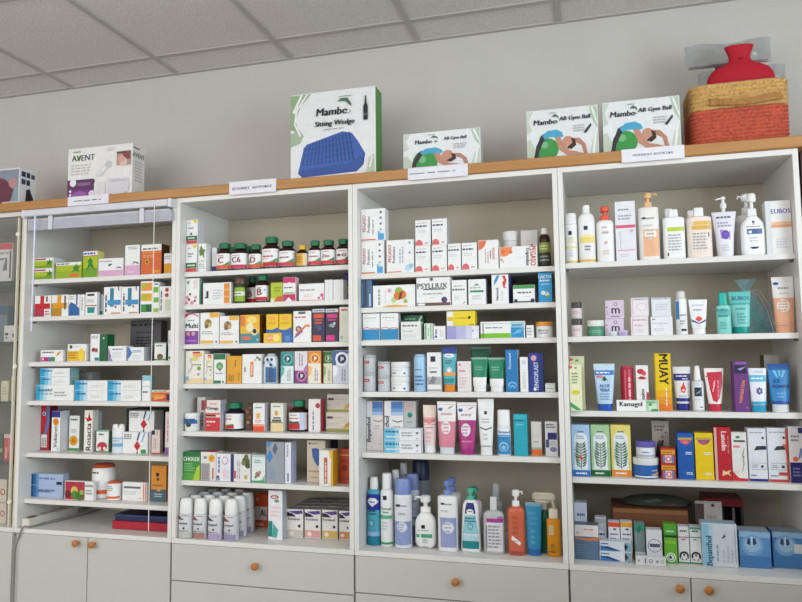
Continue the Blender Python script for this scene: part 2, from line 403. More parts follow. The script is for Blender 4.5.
bc = [R(.36,.28,.58,.95,'#2a7c94'),R(.22,.34,.98,.52,'#3a8cc0'),G(.06,.1,.22,.9,1,'nv',1),R(.82,.85,.88,1,'dg'),D(.7,.27,.06,'r'),R(.45,.02,.95,.07,'tan')]
B(s,103.6,121.2,286.8,'left one of two white boxes with blue crosses','w',bc,dep=.06)
B(s,121.5,138.8,286.6,'right one of two white boxes with blue crosses','w',bc,side='#5878a0',dep=.06)
B(s,140.4,152.4,281.2,'white box with orange, yellow and green panels','w',[R(.06,.70,.96,.95,'#e8903c'),R(.06,.38,.96,.62,'#d8a820'),R(.06,.04,.96,.28,'dgr'),D(.3,.85,.2,'yg'),D(.3,.5,.2,'yg'),R(.1,.06,.5,.27,'gr')],dep=.03)
B(s,153,159,282,'slim white box with three green patches','w',[R(.05,.66,.9,.84,'#6cb02c'),R(.1,.34,.95,.5,'#6cb02c'),R(.1,.03,.95,.16,'#8cb83c'),G(.2,.88,.9,.98,1,'teal')],dep=.05)
B(s,159.4,171.6,286.2,'white box with two red discs','w',[D(.6,.86,.15,'r'),D(.6,.66,.15,'r'),G(.05,.08,.25,.92,1,'dg',1),R(.45,.05,.9,.5,'#cfd8b8')],dep=.05)
s = (1,3)
B(s,40.5,63,350,'low white box with magenta and green stripe','w',[R(.02,.03,.35,.4,'mg'),R(.35,.03,.62,.4,'#5c7898'),R(.5,.03,.65,.4,'gr'),P([(.68,.5),(.8,.55),(.95,.9),(.75,.75)],'am'),G(.08,.7,.6,.9,1,'dg'),D(.12,.22,.04,'w')],xs=66)
B(s,67.4,86,344,'white and yellow box with hand drawing','w',[R(.02,.03,.96,.60,'#e8b81c'),D(.18,.84,.085,'#3c5c28'),P([(.65,.08),(.6,.4),(.66,.7),(.76,.8),(.9,.6),(.88,.2),(.8,.05)],'#f0d048'),G(.06,.14,.55,.55,3,'#b87010'),G(.35,.8,.9,.9,1,'lg')],dep=.05)
B(s,90.3,99.4,334,'tall white box with dark red berries','w',[D(.35,.42,.2,'dr'),D(.65,.40,.2,'#a05050'),R(.5,.02,.98,.14,'teal'),G(.1,.82,.9,.95,2,'g')],dep=.04)
B(s,99.8,107,334.2,'tall dark green box','#1a6038',[D(.5,.85,.12,'lg'),R(.05,0,.5,.3,'dgr')],dep=.05)
B(s,107.8,126,346,'white box with grey-violet left wedge','w',[P([(0,0),(.2,.3),(.05,.85),(0,.9)],'#8c86a8'),P([(0,0),(.3,0),(.1,.3)],'#8c86a8'),G(.25,.72,.85,.85,1,'bl'),G(.25,.2,.8,.6,3,'lg')],Y=.048,dep=.05)
B(s,127.6,144,347.2,'white box with blue swoosh at its left','w',[P([(0,.1),(.15,.3),(.28,.6),(.08,1),(0,1)],'#4878b8'),G(.3,.6,.9,.8,2,'b'),G(.3,.15,.85,.45,3,'lg')],side='lg',Y=.05,dep=.05)
B(s,130,161,318.5,'dark grey packet with black letters, behind white boxes','#55525a',[G(.05,.84,.95,.97,1,'k'),G(.2,.68,.8,.74,1,'k'),G(.2,.4,.7,.62,3,'k'),R(.35,.1,.5,.4,'#2a2a30')],Y=.2,dep=.05,name='packet',cat='packet')
B(s,154.3,166,342.6,'white and green box with red flower','w',[G(.15,.75,.8,.9,1,'dg'),H(.02,.10,'gr'),D(.5,.22,.27,'#386830',.8),D(.5,.22,.13,'r'),H(.94,.99,'#9cc090')],side='dgr',dep=.05,Y=.048)
a = B(s,168,171.8,347,'lower slim white box at right end','w',[R(.1,.1,.9,.3,'gr')],dep=.05)
B(s,168,171.8,330.5,'upper slim white box at right end','w',[R(.1,.2,.9,.5,'lg')],on=a,dep=.05)
s = (1,4)
ba = lambda c='dg': [R(.0,.02,.16,.98,'cy'),R(.16,.02,.28,.98,'#78c0dc'),R(.28,.02,.4,.98,'#c0dfec'),G(.06,.5,.42,.85,1,'b'),G(.5,.25,.9,.55,2,'lg')]
a = B(s,36,73.6,385,'long white and cyan box, bottom of left stack','w',[R(0,.02,.1,.98,'cy'),R(.1,.02,.2,.98,'#78c0dc'),R(.2,.02,.3,.98,'#c0dfec'),Tx(.25,.66,.24,'Bepanthol','#1c4c70'),G(.05,.38,.45,.48,1,'b'),G(.5,.25,.85,.6,2)],dep=.08)
b = B(s,40,69.6,376.6,'middle box of left cyan and white stack','w',ba(),on=a,dep=.06,side='#8cb8b8')
B(s,40,69.6,368.2,'top box of left cyan and white stack','w',ba(),on=b,dep=.06,side='#8cb8b8')
B(s,76,91.3,372.2,'plain grey box behind cyan stacks','#a8a8a8',[G(.05,.1,.95,.9,3,'g')],Y=.17,dep=.06)
a = B(s,74.6,107.2,390.3,'lower box of middle cyan and white pair','w',ba(),dep=.06)
B(s,74.6,107.2,380.5,'upper box of middle cyan and white pair','w',ba(),on=a,dep=.06)
a = B(s,107.6,140.8,390.3,'lower box of right cyan and white pair','w',ba(),dep=.06)
B(s,107.6,140.8,380.5,'upper box of right cyan and white pair','w',ba(),on=a,dep=.06)
B(s,142,150.2,375.6,'tall white box with pale blue top','w',[H(.80,.99,'#88c4d0'),G(.1,.3,.8,.42,1,'k'),H(.55,.6,'lg')],side='#4c90a8',xs=154)
B(s,151.6,171,389.8,'orange and red box with cream top','#dc5a28',[H(.78,.99,'cr'),R(.02,.3,.7,.6,'am'),R(.78,.1,.97,.6,'nv'),G(.1,.82,.85,.95,1,'dg'),P([(.1,.1),(.6,.25),(.7,.5),(.2,.4)],'#f0a860')],dep=.05,Y=.054)
s = (1,5)
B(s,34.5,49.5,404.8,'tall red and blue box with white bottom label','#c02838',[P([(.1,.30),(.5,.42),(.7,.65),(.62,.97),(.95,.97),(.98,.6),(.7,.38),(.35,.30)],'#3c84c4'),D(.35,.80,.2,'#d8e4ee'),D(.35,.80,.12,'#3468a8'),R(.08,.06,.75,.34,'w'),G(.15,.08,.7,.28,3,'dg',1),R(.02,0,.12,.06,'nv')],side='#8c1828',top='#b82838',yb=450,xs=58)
B(s,51.4,60,411,'tall white box with orange disc and blue top','#ececec',[H(.84,.995,'#22308c'),D(.5,.73,.36,'am'),D(.5,.73,.22,'o'),Tx(.48,.36,.42,'Voltaren','dg',90),R(.7,.02,.9,.12,'lg')],side='#d4d6dc',top='#202c80',yb=451.5,dep=.06)
B(s,69,79.3,415.7,'white box with orange flower and green base','w',[H(.005,.065,'gr'),D(.46,.28,.42,'#e0a010'),D(.46,.28,.2,'#c87010'),G(.15,.84,.85,.93,1,'dgr'),G(.2,.5,.8,.62,2)],side='#a8b8a8',top='#c8d8c0',yb=450.5,xs=84)
B(s,84,92.3,410.2,'tall cream box with vertical black lettering','#eeeae0',[Tx(.55,.36,.62,'Rosacta','k',90),P([(.05,.85),(.4,.8),(.6,.95),(.75,.82),(.98,.78),(.7,.74),(.4,.72)],'r')],yb=452,dep=.04)
B(s,92.6,99,410.6,'tall grey-blue box with dark droplet','#b8c4d0',[P([(.3,.42),(.5,.5),(.9,.55),(.7,.42),(.5,.38)],'nv'),G(.1,.6,.9,.95,4,'#6888a8')],Y=.15,dep=.02)
B(s,96.2,108.4,430.3,'short white box with green border and red flower','#e8ece6',[H(0,.07,'#6c9c78'),H(.93,1,'#8cb898'),D(.5,.27,.42,'#b83440',.75),D(.3,.18,.12,'#f0d0d0'),D(.7,.18,.12,'#f0d0d0'),G(.2,.75,.75,.88,1,'dgr')],side='#7a9478',top='#a8c0a8',yb=452.5,dep=.03)
L(s,112.6,124.4,424.2,'white deodorant stick with two-lobed cap',[('body',[(0,.9),(.02,.95),(.56,.95)],'#dce6ee',[R(.03,.22,.97,.34,'#7cacd0'),R(.03,.48,.97,.53,'#9cc0dc'),G(.2,.38,.8,.46,1,'g')]),('cap',[(.562,.98),(.8,.98),(.88,.9)],'w',()),],name='deodorant_stick',cat='deodorant',asp=.6,yb=453.5,extra=lambda r,hw,h,ry:_lobes(r,hw,h,ry))
wd = lambda: [P([(.46,.35),(.59,.62),(.72,.35),(.59,.12)],'r'),P([(.56,.62),(.62,.62),(.7,1),(.64,1)],'nv'),P([(.56,.0),(.62,.0),(.62,.12),(.58,.12)],'nv'),P([(.74,.55),(.80,.55),(.92,1),(.86,1)],'#7cb8d8'),G(.05,.66,.42,.92,3,'dg')]
a = B(s,122.6,147.6,432.3,'lower of two white boxes with red diamonds','w',wd()+[R(.74,.02,.94,.2,'gr')],yb=453.8,dep=.09)
B(s,129,154.2,411,'upper of two white boxes with red diamonds','w',wd(),on=a,Y=a.Yf+.026,dep=.07,side='lg')
B(s,126,166,408.8,'black packet behind white boxes with red diamonds','#1c1e2c',[R(.75,.1,.98,.9,'#161836')],Y=.19,dep=.1,name='packet',cat='packet')
B(s,151.4,160,430,'small pinkish box with navy corner label','#e4d4d0',[R(.0,.8,.4,.98,'nv'),H(.01,.06,'r'),R(.6,.78,.72,.95,'yg'),G(.2,.2,.6,.7,2,'#c8a8a0',1)],side='#b8a8a4',Y=a.Yf,dep=.022)
B(s,165,170.6,411.8,'tall white box with purple base at right end','#e8dcdc',[H(.0,.17,'#906098'),D(.65,.22,.3,'w',.6),G(.3,.3,.7,.9,1,'pk',1)],yb=455,dep=.06)
s = (1,6)
lv = [R(0,.02,.07,.98,'#1c4c7c'),R(.07,.02,.16,.98,'#2c6ca4'),R(.16,.02,.24,.98,'#6490bc'),G(.25,.45,.9,.75,1,'#5c78a8')]
a = B(s,30.5,63,485.5,'lower of two blue to lavender boxes','#a8b8d8',lv+[Tx(.38,.55,.3,'Linovera','#3c5488')],xs=69.5,Y=.075)
B(s,30.5,63,474,'upper of two blue to lavender boxes','#a8b8d8',lv+[R(.8,.1,.97,.35,'k')],on=a,dep=.035,top='#c8cce0')
B(s,64.6,93.5,481.3,'white box with red fruit picture','w',[R(.02,.02,.7,.97,'#b03048'),D(.12,.3,.11,'#701c28'),D(.34,.5,.12,'#d8c060'),D(.36,.28,.12,'#4c8c2c'),D(.52,.22,.13,'#3c7428'),D(.6,.42,.07,'#98b848'),R(.72,.72,.98,.84,'g'),G(.74,.3,.98,.6,2)],Y=.055,dep=.02)
can(s,94.3,113.6,465.4,'white canister with orange stripe and rusty lid',art=[R(.02,.14,.98,.26,'#e06830'),G(.15,.72,.6,.82,1,'dg'),D(.25,.5,.035,'k'),D(.25,.36,.035,'k')],cap='#b85020',bh=.9,cw=.93,yb=499.5,name='canister')
can(s,108.4,121.6,482.3,'small white canister with orange base stripe',art=[R(.02,.1,.98,.22,'#e06830'),G(.15,.5,.7,.8,3,'g')],cap='#d06838',bh=.9,cw=.95,yb=501,name='canister')
B(s,122.3,146.5,482.3,'white box with grey heading and orange edge','w',[R(.06,.66,.76,.77,'#60686c'),G(.06,.3,.7,.55,2,'lg'),R(.86,.04,.9,.96,'#e07840'),R(.94,.04,.98,.96,'#e07840'),R(.7,.1,.8,.18,'lg')],yb=501,xs=149)
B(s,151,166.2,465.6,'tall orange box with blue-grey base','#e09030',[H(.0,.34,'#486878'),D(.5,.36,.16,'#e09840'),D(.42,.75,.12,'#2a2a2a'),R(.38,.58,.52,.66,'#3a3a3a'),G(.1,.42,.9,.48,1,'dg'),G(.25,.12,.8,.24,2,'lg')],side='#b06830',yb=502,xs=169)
s = (1,7)
B(s,112.3,168.6,522.3,'red ledger lying flat under a navy one','#b02434',[R(.0,.05,1,.12,'#8c1824')],side='#8c1c28',top='#a02030',yb=530.5,dep=.26,name='ledger',cat='book',rough=.5)
a = PLACED[-1][1]
B(s,115,168.4,515.5,'navy ledger lying flat on the red one','#28305c',[R(0,.75,1,.95,'#3c4878')],side='#181c38',top='#14162a',on=a,Y=a.Yf+.012,dep=.24,name='ledger',cat='book',rough=.4)

# =====================================================================  SECOND BAY
s = (2,1)
st = [P([(.55,.96),(.7,.86),(.9,.84),(.97,.93),(.85,.99)],'y'),G(.15,.82,.5,.9,1,'#d8a0b0'),G(.2,.62,.7,.70,1,'dg'),R(.02,.16,.98,.34,'#1c7040'),R(.04,.02,.98,.15,'#c84848'),G(.15,.2,.85,.3,1,'w')]
a = B(s,184,197,244.4,'lower white box of left stack with green and red bands','w',st+[G(.2,.55,.6,.6,1,'b')],dep=.04)
B(s,184.8,197.6,219.8,'upper white box of left stack with green and red bands','w',st+[D(.45,.42,.1,'#5c4870')],on=a,side='#dfe2e6',xs=204.6)
B(s,198.2,206,243.6,'white box with green leaf','w',[P([(.1,.75),(.35,.95),(.6,.8),(.95,.78),(.75,.65),(.8,.45),(.5,.6),(.2,.55)],'#5c7c38'),G(.1,.1,.9,.3,3),G(.1,.35,.9,.42,1,'#98b0a0')],side='w',xs=211.4)
B(s,211.8,216.8,247.6,'white box with navy base behind first bottle','#dcdce0',[H(.0,.24,'nv'),G(.3,.4,.8,.9,2,'lg',1)],Y=.075,dep=.05)
def jl(letter, band='r', h=.2, extra=(), c='dr', green=True, u=.45):
    r = [R(.02,.075,.98,.20,band)]
    if green: r += [P([(.5,.20),(.75,.24),(.98,.34),(.98,.20)],'#4c8c44')]
    r += [G(.25,.50,.75,.57,1,'#d0a0a0')]
    if letter: r += [Tx(u,.38,h,letter,c)]
    else: r += [G(.15,.34,.9,.42,1,c)]
    return r+list(extra)
vit(s,218,231.8,242.2,'dark bottle labelled with a large red C',jl('C','#d8582c',.22))
vit(s,232.8,249,242.2,'dark bottle labelled with red C6',jl('C6','#c83058',.2,green=False))
vit(s,250,262.4,243.8,'dark bottle labelled with a large red D',jl('D','#d85030',.22)+[R(.02,.2,.2,.4,'#a8b838')])
for x0,x1,yt,t in ((228,239,246.5,'behind the C bottle'),(243.5,255,245.5,'between the C6 and D bottles')):
    vit(s,x0,x1,yt,'dark green-capped bottle standing '+t,jl(None),Y=.14)
vit(s,263.6,280,235.8,'tallest dark green-capped bottle with white label',jl(None,'r',extra=[R(.02,.075,.2,.2,'am'),G(.2,.3,.6,.33,1,'pk')],c='r'))
vit(s,280.3,295.6,239.8,'dark green-capped bottle right of the tallest one',jl(None,'#cc3848'))
vit(s,297,308,244.5,'small bottle with yellow cap and amber label',[R(.02,.08,.7,.6,'#d8a020'),R(.7,.08,.95,.6,'#eccc88'),G(.1,.2,.6,.5,3,'#a06c10')],cap='#e0b828',cw=.6)
vit(s,309.2,321.2,239.8,'dark green-capped bottle right of the yellow-capped one',jl(None,'#cc3838'))
vit(s,321.8,336,239.2,'dark green-capped bottle lettered Zinc',jl('Zinc','#cc3838',.12))
vit(s,337,350,238.2,'dark green-capped bottle beside the right post',jl(None,'#cc3838',extra=[D(.3,.38,.1,'dr'),D(.7,.38,.12,'dr'),D(.7,.38,.06,'w')]))
s = (2,2)
B(s,183.8,199.3,278.4,'white box with pink blossoms','w',[D(.2,.85,.1,'#88a048'),D(.35,.4,.08,'#6c2038'),D(.28,.2,.09,'r'),D(.7,.15,.08,'#6c2038'),D(.15,.28,.12,'pk'),D(.5,.08,.13,'pk'),D(.75,.28,.1,'pk'),D(.12,.08,.1,'pk'),D(.28,.2,.06,'#601828'),G(.55,.6,.9,.95,2,'lp',1)],side='#8cb898',xs=202.2)
B(s,203,231,282.7,'wide white box with orange squares at right','w',[R(.75,.02,.96,.96,'#e8b060'),R(.76,.70,.95,.94,'#e08830'),R(.76,.37,.95,.62,'#e08830'),R(.76,.05,.95,.30,'#e08830'),R(.08,.28,.2,.62,'#3a2c28'),R(.05,.35,.12,.7,'w'),G(.35,.2,.72,.7,4,'lg')],side='lg',xs=233.6)
jar(s,235,246.4,277.6,'dark green jar with brown cap','#2c3c18','#5c4438',[R(.02,.08,.98,.62,'#90b030'),R(.02,.30,.98,.46,'#e4e8d8'),G(.1,.34,.9,.42,1,'dgr')],lh=.24,yb=None)
vit(s,247.6,257.2,274.6,'dark bottle with red B, set behind its twin',jl('B','r',.24,green=False),Y=.11)
vit(s,256.6,269,273.6,'dark bottle with red B, front of two',jl('B','r',.24,green=False,extra=[D(.85,.45,.08,'lb')]))
B(s,270.6,282.4,282.5,'lime green box with orange corner','#aec020',[P([(.3,.02),(.98,.02),(.98,.3),(.6,.28)],'#d05828'),G(.3,.5,.9,.8,2,'#7c9018'),R(0,0,.3,.2,'#e8e0b0')],dep=.04)
B(s,282.8,295.6,277.2,'magenta and white box','w',[H(.76,.99,'#c42864'),P([(.02,.02),(.2,.02),(.45,.18),(.75,.02),(.98,.02),(.98,.30),(.02,.30)],'#c42864'),D(.5,.7,.16,'w'),G(.1,.52,.9,.62,1,'dg'),R(.1,.32,.9,.38,'#8cb860')],side='#e8c8d4',xs=298.8)
B(s,298.8,324,283.6,'long white box with pink flowers','w',[H(.0,.05,'pk'),D(.92,.3,.07,'#d05880'),D(.8,.15,.05,'#d05880'),D(.98,.12,.06,'#d05880'),G(.05,.55,.8,.72,1,'g'),G(.2,.2,.6,.4,2,'lp')],dep=.04)
B(s,324.5,332.8,279.7,'left one of two plain white boxes','#e6e6e8',[R(.45,.02,.5,.98,'lg')],dep=.05)
B(s,333.1,343.4,279.6,'right one of two plain white boxes','#e6e6e8',[R(.7,.02,.74,.98,'lg')],dep=.05)
jar(s,344.8,349.4,273.5,'blue and yellow jar beside right post','#c8b84c','#2c2c8c',[R(.05,.05,.95,.25,'#5c6c78')],lh=.45,Y=.12)
s = (2,3)
B(s,184.8,198.8,313.5,'white and purple box with Multi lettering','w',[R(.02,.0,.98,.43,'#7c3c9c'),D(.25,.34,.13,'#e09070'),D(.62,.34,.13,'#c8a0a0'),Tx(.5,.6,.16,'Multi','k'),P([(.02,.86),(.3,.96),(.6,.97),(.98,.88),(.98,.92),(.6,1),(.02,.99)],'r'),G(.2,.74,.8,.8,1,'#58a080'),R(.1,.08,.9,.14,'#a868b8')],dep=.04)
be = lambda y: [R(.5,.84,.99,.99,'#e8b030'),D(.42,.66,.2,'#a08848'),D(.34,.56,.1,'#6c5830'),D(.52,.60,.1,'#c8b070'),D(.44,.74,.08,'#7c6840'),G(.1,.3,.75,.42,2),R(.04,.02,.72,.11,'#e8b848'),D(.88,.07,.05,'dg')]
B(s,200.2,218.8,312.6,'white and yellow box with olive berries','w',be(0),top='#e0b048',dep=.05)
B(s,219.6,238.8,315.9,'white and yellow box with brownish red berries','w',be(0)+[D(.34,.60,.1,'#985850')],dep=.05)
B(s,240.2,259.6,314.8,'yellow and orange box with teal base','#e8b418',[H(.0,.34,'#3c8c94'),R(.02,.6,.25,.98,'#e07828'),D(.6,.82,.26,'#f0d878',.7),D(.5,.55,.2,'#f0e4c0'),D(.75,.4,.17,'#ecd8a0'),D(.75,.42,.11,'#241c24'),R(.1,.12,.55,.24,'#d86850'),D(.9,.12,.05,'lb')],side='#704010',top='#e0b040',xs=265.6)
a = B(s,263.5,281.6,333,'yellow box lying flat under upright yellow boxes','#ecc020',[D(.35,.5,.2,'#f0a050',.9),D(.72,.5,.2,'#f8e080',.9),G(.2,.4,.5,.6,1,'w')],dep=.05,Y=.053)
c = B(s,282,293,333,'blue box lying flat under upright yellow box','#3468b0',[R(.3,.2,.7,.7,'#5888c8')],dep=.05,Y=.053)
ye = [P([(0,0),(1,0),(1,.30),(.5,.16),(0,.2)],'#2860b0'),D(.5,.78,.3,'#f0a840',.6),G(.15,.45,.85,.6,2,'#c89010')]
B(s,266.2,278.2,314.2,'left upright yellow box with blue wave','#ecc418',ye,on=a,dep=.04)
B(s,279,291.6,314,'right upright yellow box with blue wave','#ecc418',ye,on=c,Y=a.Yf+.001,dep=.04)
B(s,293.2,311.2,310.9,'white box with purple and orange ribbons','w',[R(.28,.9,.68,.98,'#4c6858'),G(.08,.76,.92,.84,1,'r'),D(.3,.42,.17,'#7c5090'),D(.3,.42,.09,'#e0b040'),P([(.15,.2),(.75,.5),(.95,.48),(.9,.56),(.7,.56),(.1,.26)],'#d87838'),P([(.05,.12),(.2,.18),(.55,.34),(.5,.4),(.1,.2)],'#7c50a0')],dep=.04)
dn = lambda c: [H(.89,.995,'lg'),G(.1,.91,.9,.97,1,'dg'),R(.12,.72,.92,.84,c),R(.2,.64,.8,.68,c),R(.06,.03,.72,.2,c)]
B(s,312.2,324.8,308.7,'dark navy box with orange label','#2c2848',dn('#d85030')+[D(.4,.48,.2,'#4c3c58'),R(.2,.55,.8,.6,'#d85030'),D(.6,.4,.16,'#485088')],dep=.04)
B(s,325.4,338.4,308.6,'dark navy box with magenta label','#2c2440',dn('#d03080')+[D(.5,.48,.22,'#98a0a0',.7),D(.4,.42,.1,'#302848'),D(.7,.55,.1,'#c8ccd0')],dep=.04)
B(s,339,349.8,306.9,'pale cream box with orange left edge','#dcdcd2',[R(0,.3,.08,.97,'#e08850'),G(.2,.86,.9,.96,1,'r'),G(.25,.55,.8,.75,3,'lg'),D(.25,.12,.15,'#90c8b0')],dep=.04)
s = (2,4)
kb = [R(.02,.02,.98,.16,'#e8cc98'),D(.65,.88,.27,'#e8b068',.5),D(.5,.75,.22,'#dcc880',.5),R(.4,.92,.8,.97,'r'),D(.75,.46,.1,'#6c9840'),D(.72,.28,.07,'#a8a0c0'),G(.4,.54,.9,.6,1,'#587048'),R(.0,.1,.2,.22,'#80b8dc'),P([(.2,.3),(.4,.5),(.3,.8),(.24,.75),(.33,.5),(.14,.35)],'#c8b8d0')]
B(s,185.4,203.6,350.8,'pale box with pastel orange and green pattern','#e8e4d8',kb,dep=.05)
B(s,204.2,213,354.2,'narrow pale box with pastel pattern','#e8e4d8',kb,dep=.05)
B(s,213.8,225.6,353.6,'green and white box with round green tree','w',[H(.80,.99,'#147048'),D(.5,.58,.3,'#5c9858'),D(.5,.55,.16,'#88b878'),R(.45,.42,.6,.5,'#3c7040'),R(.02,.01,.62,.1,'#147048'),D(.8,.06,.07,'k'),G(.15,.3,.85,.38,1)],top='#147048',dep=.04)
B(s,226.8,241.6,355.9,'amber box with dark vertical lettering','#e0a020',[G(.5,.62,.66,.92,1,'#7c5010',1),G(.1,.1,.5,.36,3,'#7c5010',1),R(.75,.1,.9,.4,'#c88818')],dep=.04)
B(s,242.2,261.2,354.2,'white box with orange capsule bar','w',[R(.42,.22,.6,.74,'#e08830'),G(.46,.3,.56,.66,1,'w',1),D(.8,.88,.07,'#687830'),D(.92,.82,.07,'#687830'),D(.68,.80,.05,'#a8b070'),G(.08,.4,.22,.6,1,'dg',1)],dep=.04)
bot(s,264.6,279,353.6,'white jar with blue panel and dark dots','#d8e0e8','#b8c8d8',[R(.25,.03,.95,.55,'#386898'),R(.5,.03,.75,.5,'#28507c'),P([(.35,.85),(.5,.8),(.95,.5),(.95,.42),(.3,.75)],'#9cb8d4'),D(.38,.8,.09,'k'),D(.68,.80,.09,'k'),D(.62,.62,.09,'k'),D(.1,.7,.08,'k')],bh=.93,cw=.6,sh2=.2,asp=.8,name='jar',n=3)
def rg(c, d, v=.77, w='#dfe6e4', flip=0):
    q = [D(.55,v,.40,c),D(.55,v,.27,d),R(.48,v-.07,.54,v+.07,'w'),R(.56,v-.03,.66,v+.05,'w')]
    return [P([(0,.55),(.3,.5),(.25,.3),(.05,.2),(0,.1)],c) if not flip else P([(.7,.45),(1,.6),(1,.35),(.8,.36)],c)]+q+[G(.5,.08,.8,.5,2,'g',1) if not flip else G(.3,.55,.7,.95,2,'g',1)]
B(s,280.6,293.6,351.8,'white box with teal ring emblem','#dfe8e8',[H(.55,.99,'#1c8484')]+rg('#5cb0a8','#124c60'),dep=.05,side='#1a3c5c')
B(s,294.4,307.4,351.2,'white box with purple ring emblem low on it','#e4dce4',[H(.0,.40,'#803878')]+rg('#b878b0','#50184c',.23,flip=1),dep=.05)
B(s,308,320.8,351,'white box with orange ring emblem','#ece4d8',[H(.62,.99,'#e08820')]+rg('#f0b868','#c06010'),side='#d07818',xs=323)
B(s,323.4,332.2,351.2,'cream box with dark green ring emblem','#dcd8bc',[H(.62,.99,'#2c6030')]+rg('#80b070','#1c4020'),dep=.05)
B(s,332.8,349.4,350.4,'pale lavender box with navy ring emblem','#d0d4e4',[H(.9,.99,'#4860a8'),R(0,.55,.2,.99,'#4860a8')]+rg('#f0f0f4','#1c2c68',.74),dep=.05)
s = (2,5)
jar(s,184.8,198.2,413.4,'small white jar with blue landscape label','w','w',[R(.02,.40,.98,.62,'#3878b8'),R(.1,.5,.9,.7,'#245890'),D(.5,.36,.2,'#384838',.8)],lh=.24,yb=431.5)
B(s,197,205,397,'grey-white box edge behind omega box','#cfcac8',[G(.5,.1,.85,.6,1,'dg',1),R(.55,.6,.98,.9,'#a04048')],Y=.10,dep=.07)
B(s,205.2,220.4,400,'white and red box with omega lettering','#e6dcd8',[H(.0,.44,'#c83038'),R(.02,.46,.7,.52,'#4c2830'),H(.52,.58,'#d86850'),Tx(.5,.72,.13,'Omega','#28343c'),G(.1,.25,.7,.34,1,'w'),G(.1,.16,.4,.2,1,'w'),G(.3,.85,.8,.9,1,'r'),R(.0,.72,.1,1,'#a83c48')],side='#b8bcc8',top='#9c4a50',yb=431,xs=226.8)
vit(s,227.4,244,403,'large dark bottle with green lid and white label',[R(.02,.08,.65,.2,'r'),R(.02,.08,.2,.22,'#d8a828'),P([(.2,.2),(.6,.25),(.65,.2),(.62,.18)],'#4c7c38'),G(.1,.38,.55,.46,1,'r'),G(.15,.5,.55,.55,2,'g')],cap='#0f7a52',glass='#161820',yb=431,cw=.68,asp=.95)
B(s,245.4,252,403.8,'dark floral box behind white canister','#4a3426',[D(.3,.7,.2,'#b05838'),D(.7,.5,.2,'#a8482c'),D(.4,.3,.2,'#c89050'),D(.7,.85,.15,'#687040')],Y=.10,dep=.05)
B(s,252.8,264.6,403.2,'white box fading to orange-red base','w',[H(.0,.18,'#e05030'),H(.18,.26,'#eca088'),R(.3,.45,.6,.65,'#e8b048'),G(.2,.3,.8,.42,2,'#d88070'),G(.2,.8,.8,.88,1,'#587888')],side='#c8c0d0',yb=431.5,xs=269.2)
B(s,270.6,283.2,403.2,'white box with flame and peach base','#e8e6dc',[H(.0,.30,'#e8d0a0'),H(.3,.33,'#58584c'),R(.1,.34,.85,.42,'#58584c'),R(.2,.45,.8,.5,'#38404c'),P([(.4,.56),(.3,.65),(.45,.76),(.6,.66),(.55,.56)],'#e09828'),G(.2,.85,.8,.92,1,'#587888')],yb=431.5,dep=.04)
B(s,284.2,293.6,403.6,'white and pink box behind dark bottle','#ead8d8',[R(.55,.0,.98,.9,'#e48c98'),G(.15,.1,.45,.8,2,'pk',1)],Y=.165,dep=.04)
vit(s,290.4,308,400.6,'dark bottle with green lid and red banded label',[R(.02,.08,.72,.26,'r'),P([(.05,.26),(.7,.26),(.65,.34),(.3,.32),(.1,.36)],'#3c5c38'),R(.72,.06,.95,.6,'#c4cce4'),G(.08,.40,.7,.46,1,'r'),G(.15,.5,.6,.56,1,'g')],cap='#0f7a52',yb=432,cw=.6)
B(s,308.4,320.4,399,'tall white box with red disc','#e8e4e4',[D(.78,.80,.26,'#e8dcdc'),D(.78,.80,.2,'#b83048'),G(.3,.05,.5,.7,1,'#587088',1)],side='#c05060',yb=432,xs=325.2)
sa = [H(.0,.14,'#a4a850'),D(.9,.3,.09,'#d8a030'),D(.8,.2,.06,'#e0b850'),D(.97,.42,.05,'#a87828'),R(.05,.66,.3,.78,'#40404c'),G(.32,.68,.8,.74,1,'g'),G(.05,.3,.6,.45,2,'lg')]
a = B(s,325.8,349.6,412.2,'lower of two cream boxes with yellow flowers','#e6dfd4',sa,yb=431.5,dep=.07)
B(s,327,349.8,394,'upper of two cream boxes with yellow flowers','#dcd6cc',sa,on=a,dep=.07,Y=a.Yf+.01)
s = (2,6)
B(s,182.8,200.2,452,'green box with white capital lettering','#3c8c3c',[R(.02,.0,.98,.25,'#58a040'),P([(.6,.0),(.98,.0),(.98,.55),(.8,.45)],'#a8c838'),R(.02,.85,.98,.99,'#24683c'),Tx(.5,.75,.13,'CHOLEX','w'),G(.08,.3,.7,.62,4,'#88c080')],top='#28703c',dep=.06)
B(s,200.6,215.8,452,'white and grey box with yellow flower','#e4e0de',[R(.02,.0,.62,.6,'#a8a4a4'),D(.72,.78,.22,'#e0b030'),D(.72,.78,.1,'#d08818'),G(.1,.05,.5,.55,3,'#8c8888',1),R(.78,.05,.86,.45,'r'),G(.2,.7,.45,.9,1,'g')],top='#c83c3c',dep=.06)
B(s,216.2,230.4,453.6,'white box with blue vertical lettering','#e6e6ee',[G(.08,.3,.3,.92,1,'#48587c',1),D(.62,.75,.22,'#c890a8',1.2),D(.62,.75,.17,'#e6e6ee',1.2),R(.02,.12,.22,.2,'r'),R(.02,.02,.25,.12,'#58a0d8'),G(.45,.1,.9,.5,3,'lp',1)],top='#d8d0d0',dep=.06)
B(s,231,250.2,454,'white box with navy stripe and plant picture','#e4e2e2',[R(.0,.0,.15,.99,'#243470'),R(.17,.12,.26,.4,'r'),G(.3,.1,.5,.9,2,'#a8a8a8',1),D(.78,.75,.2,'#58602c'),D(.88,.6,.15,'#48542c'),D(.66,.68,.12,'#787c4c'),D(.8,.9,.12,'#607040'),R(.7,.1,.85,.25,'#c8b060')],top='#b4acac',dep=.06)
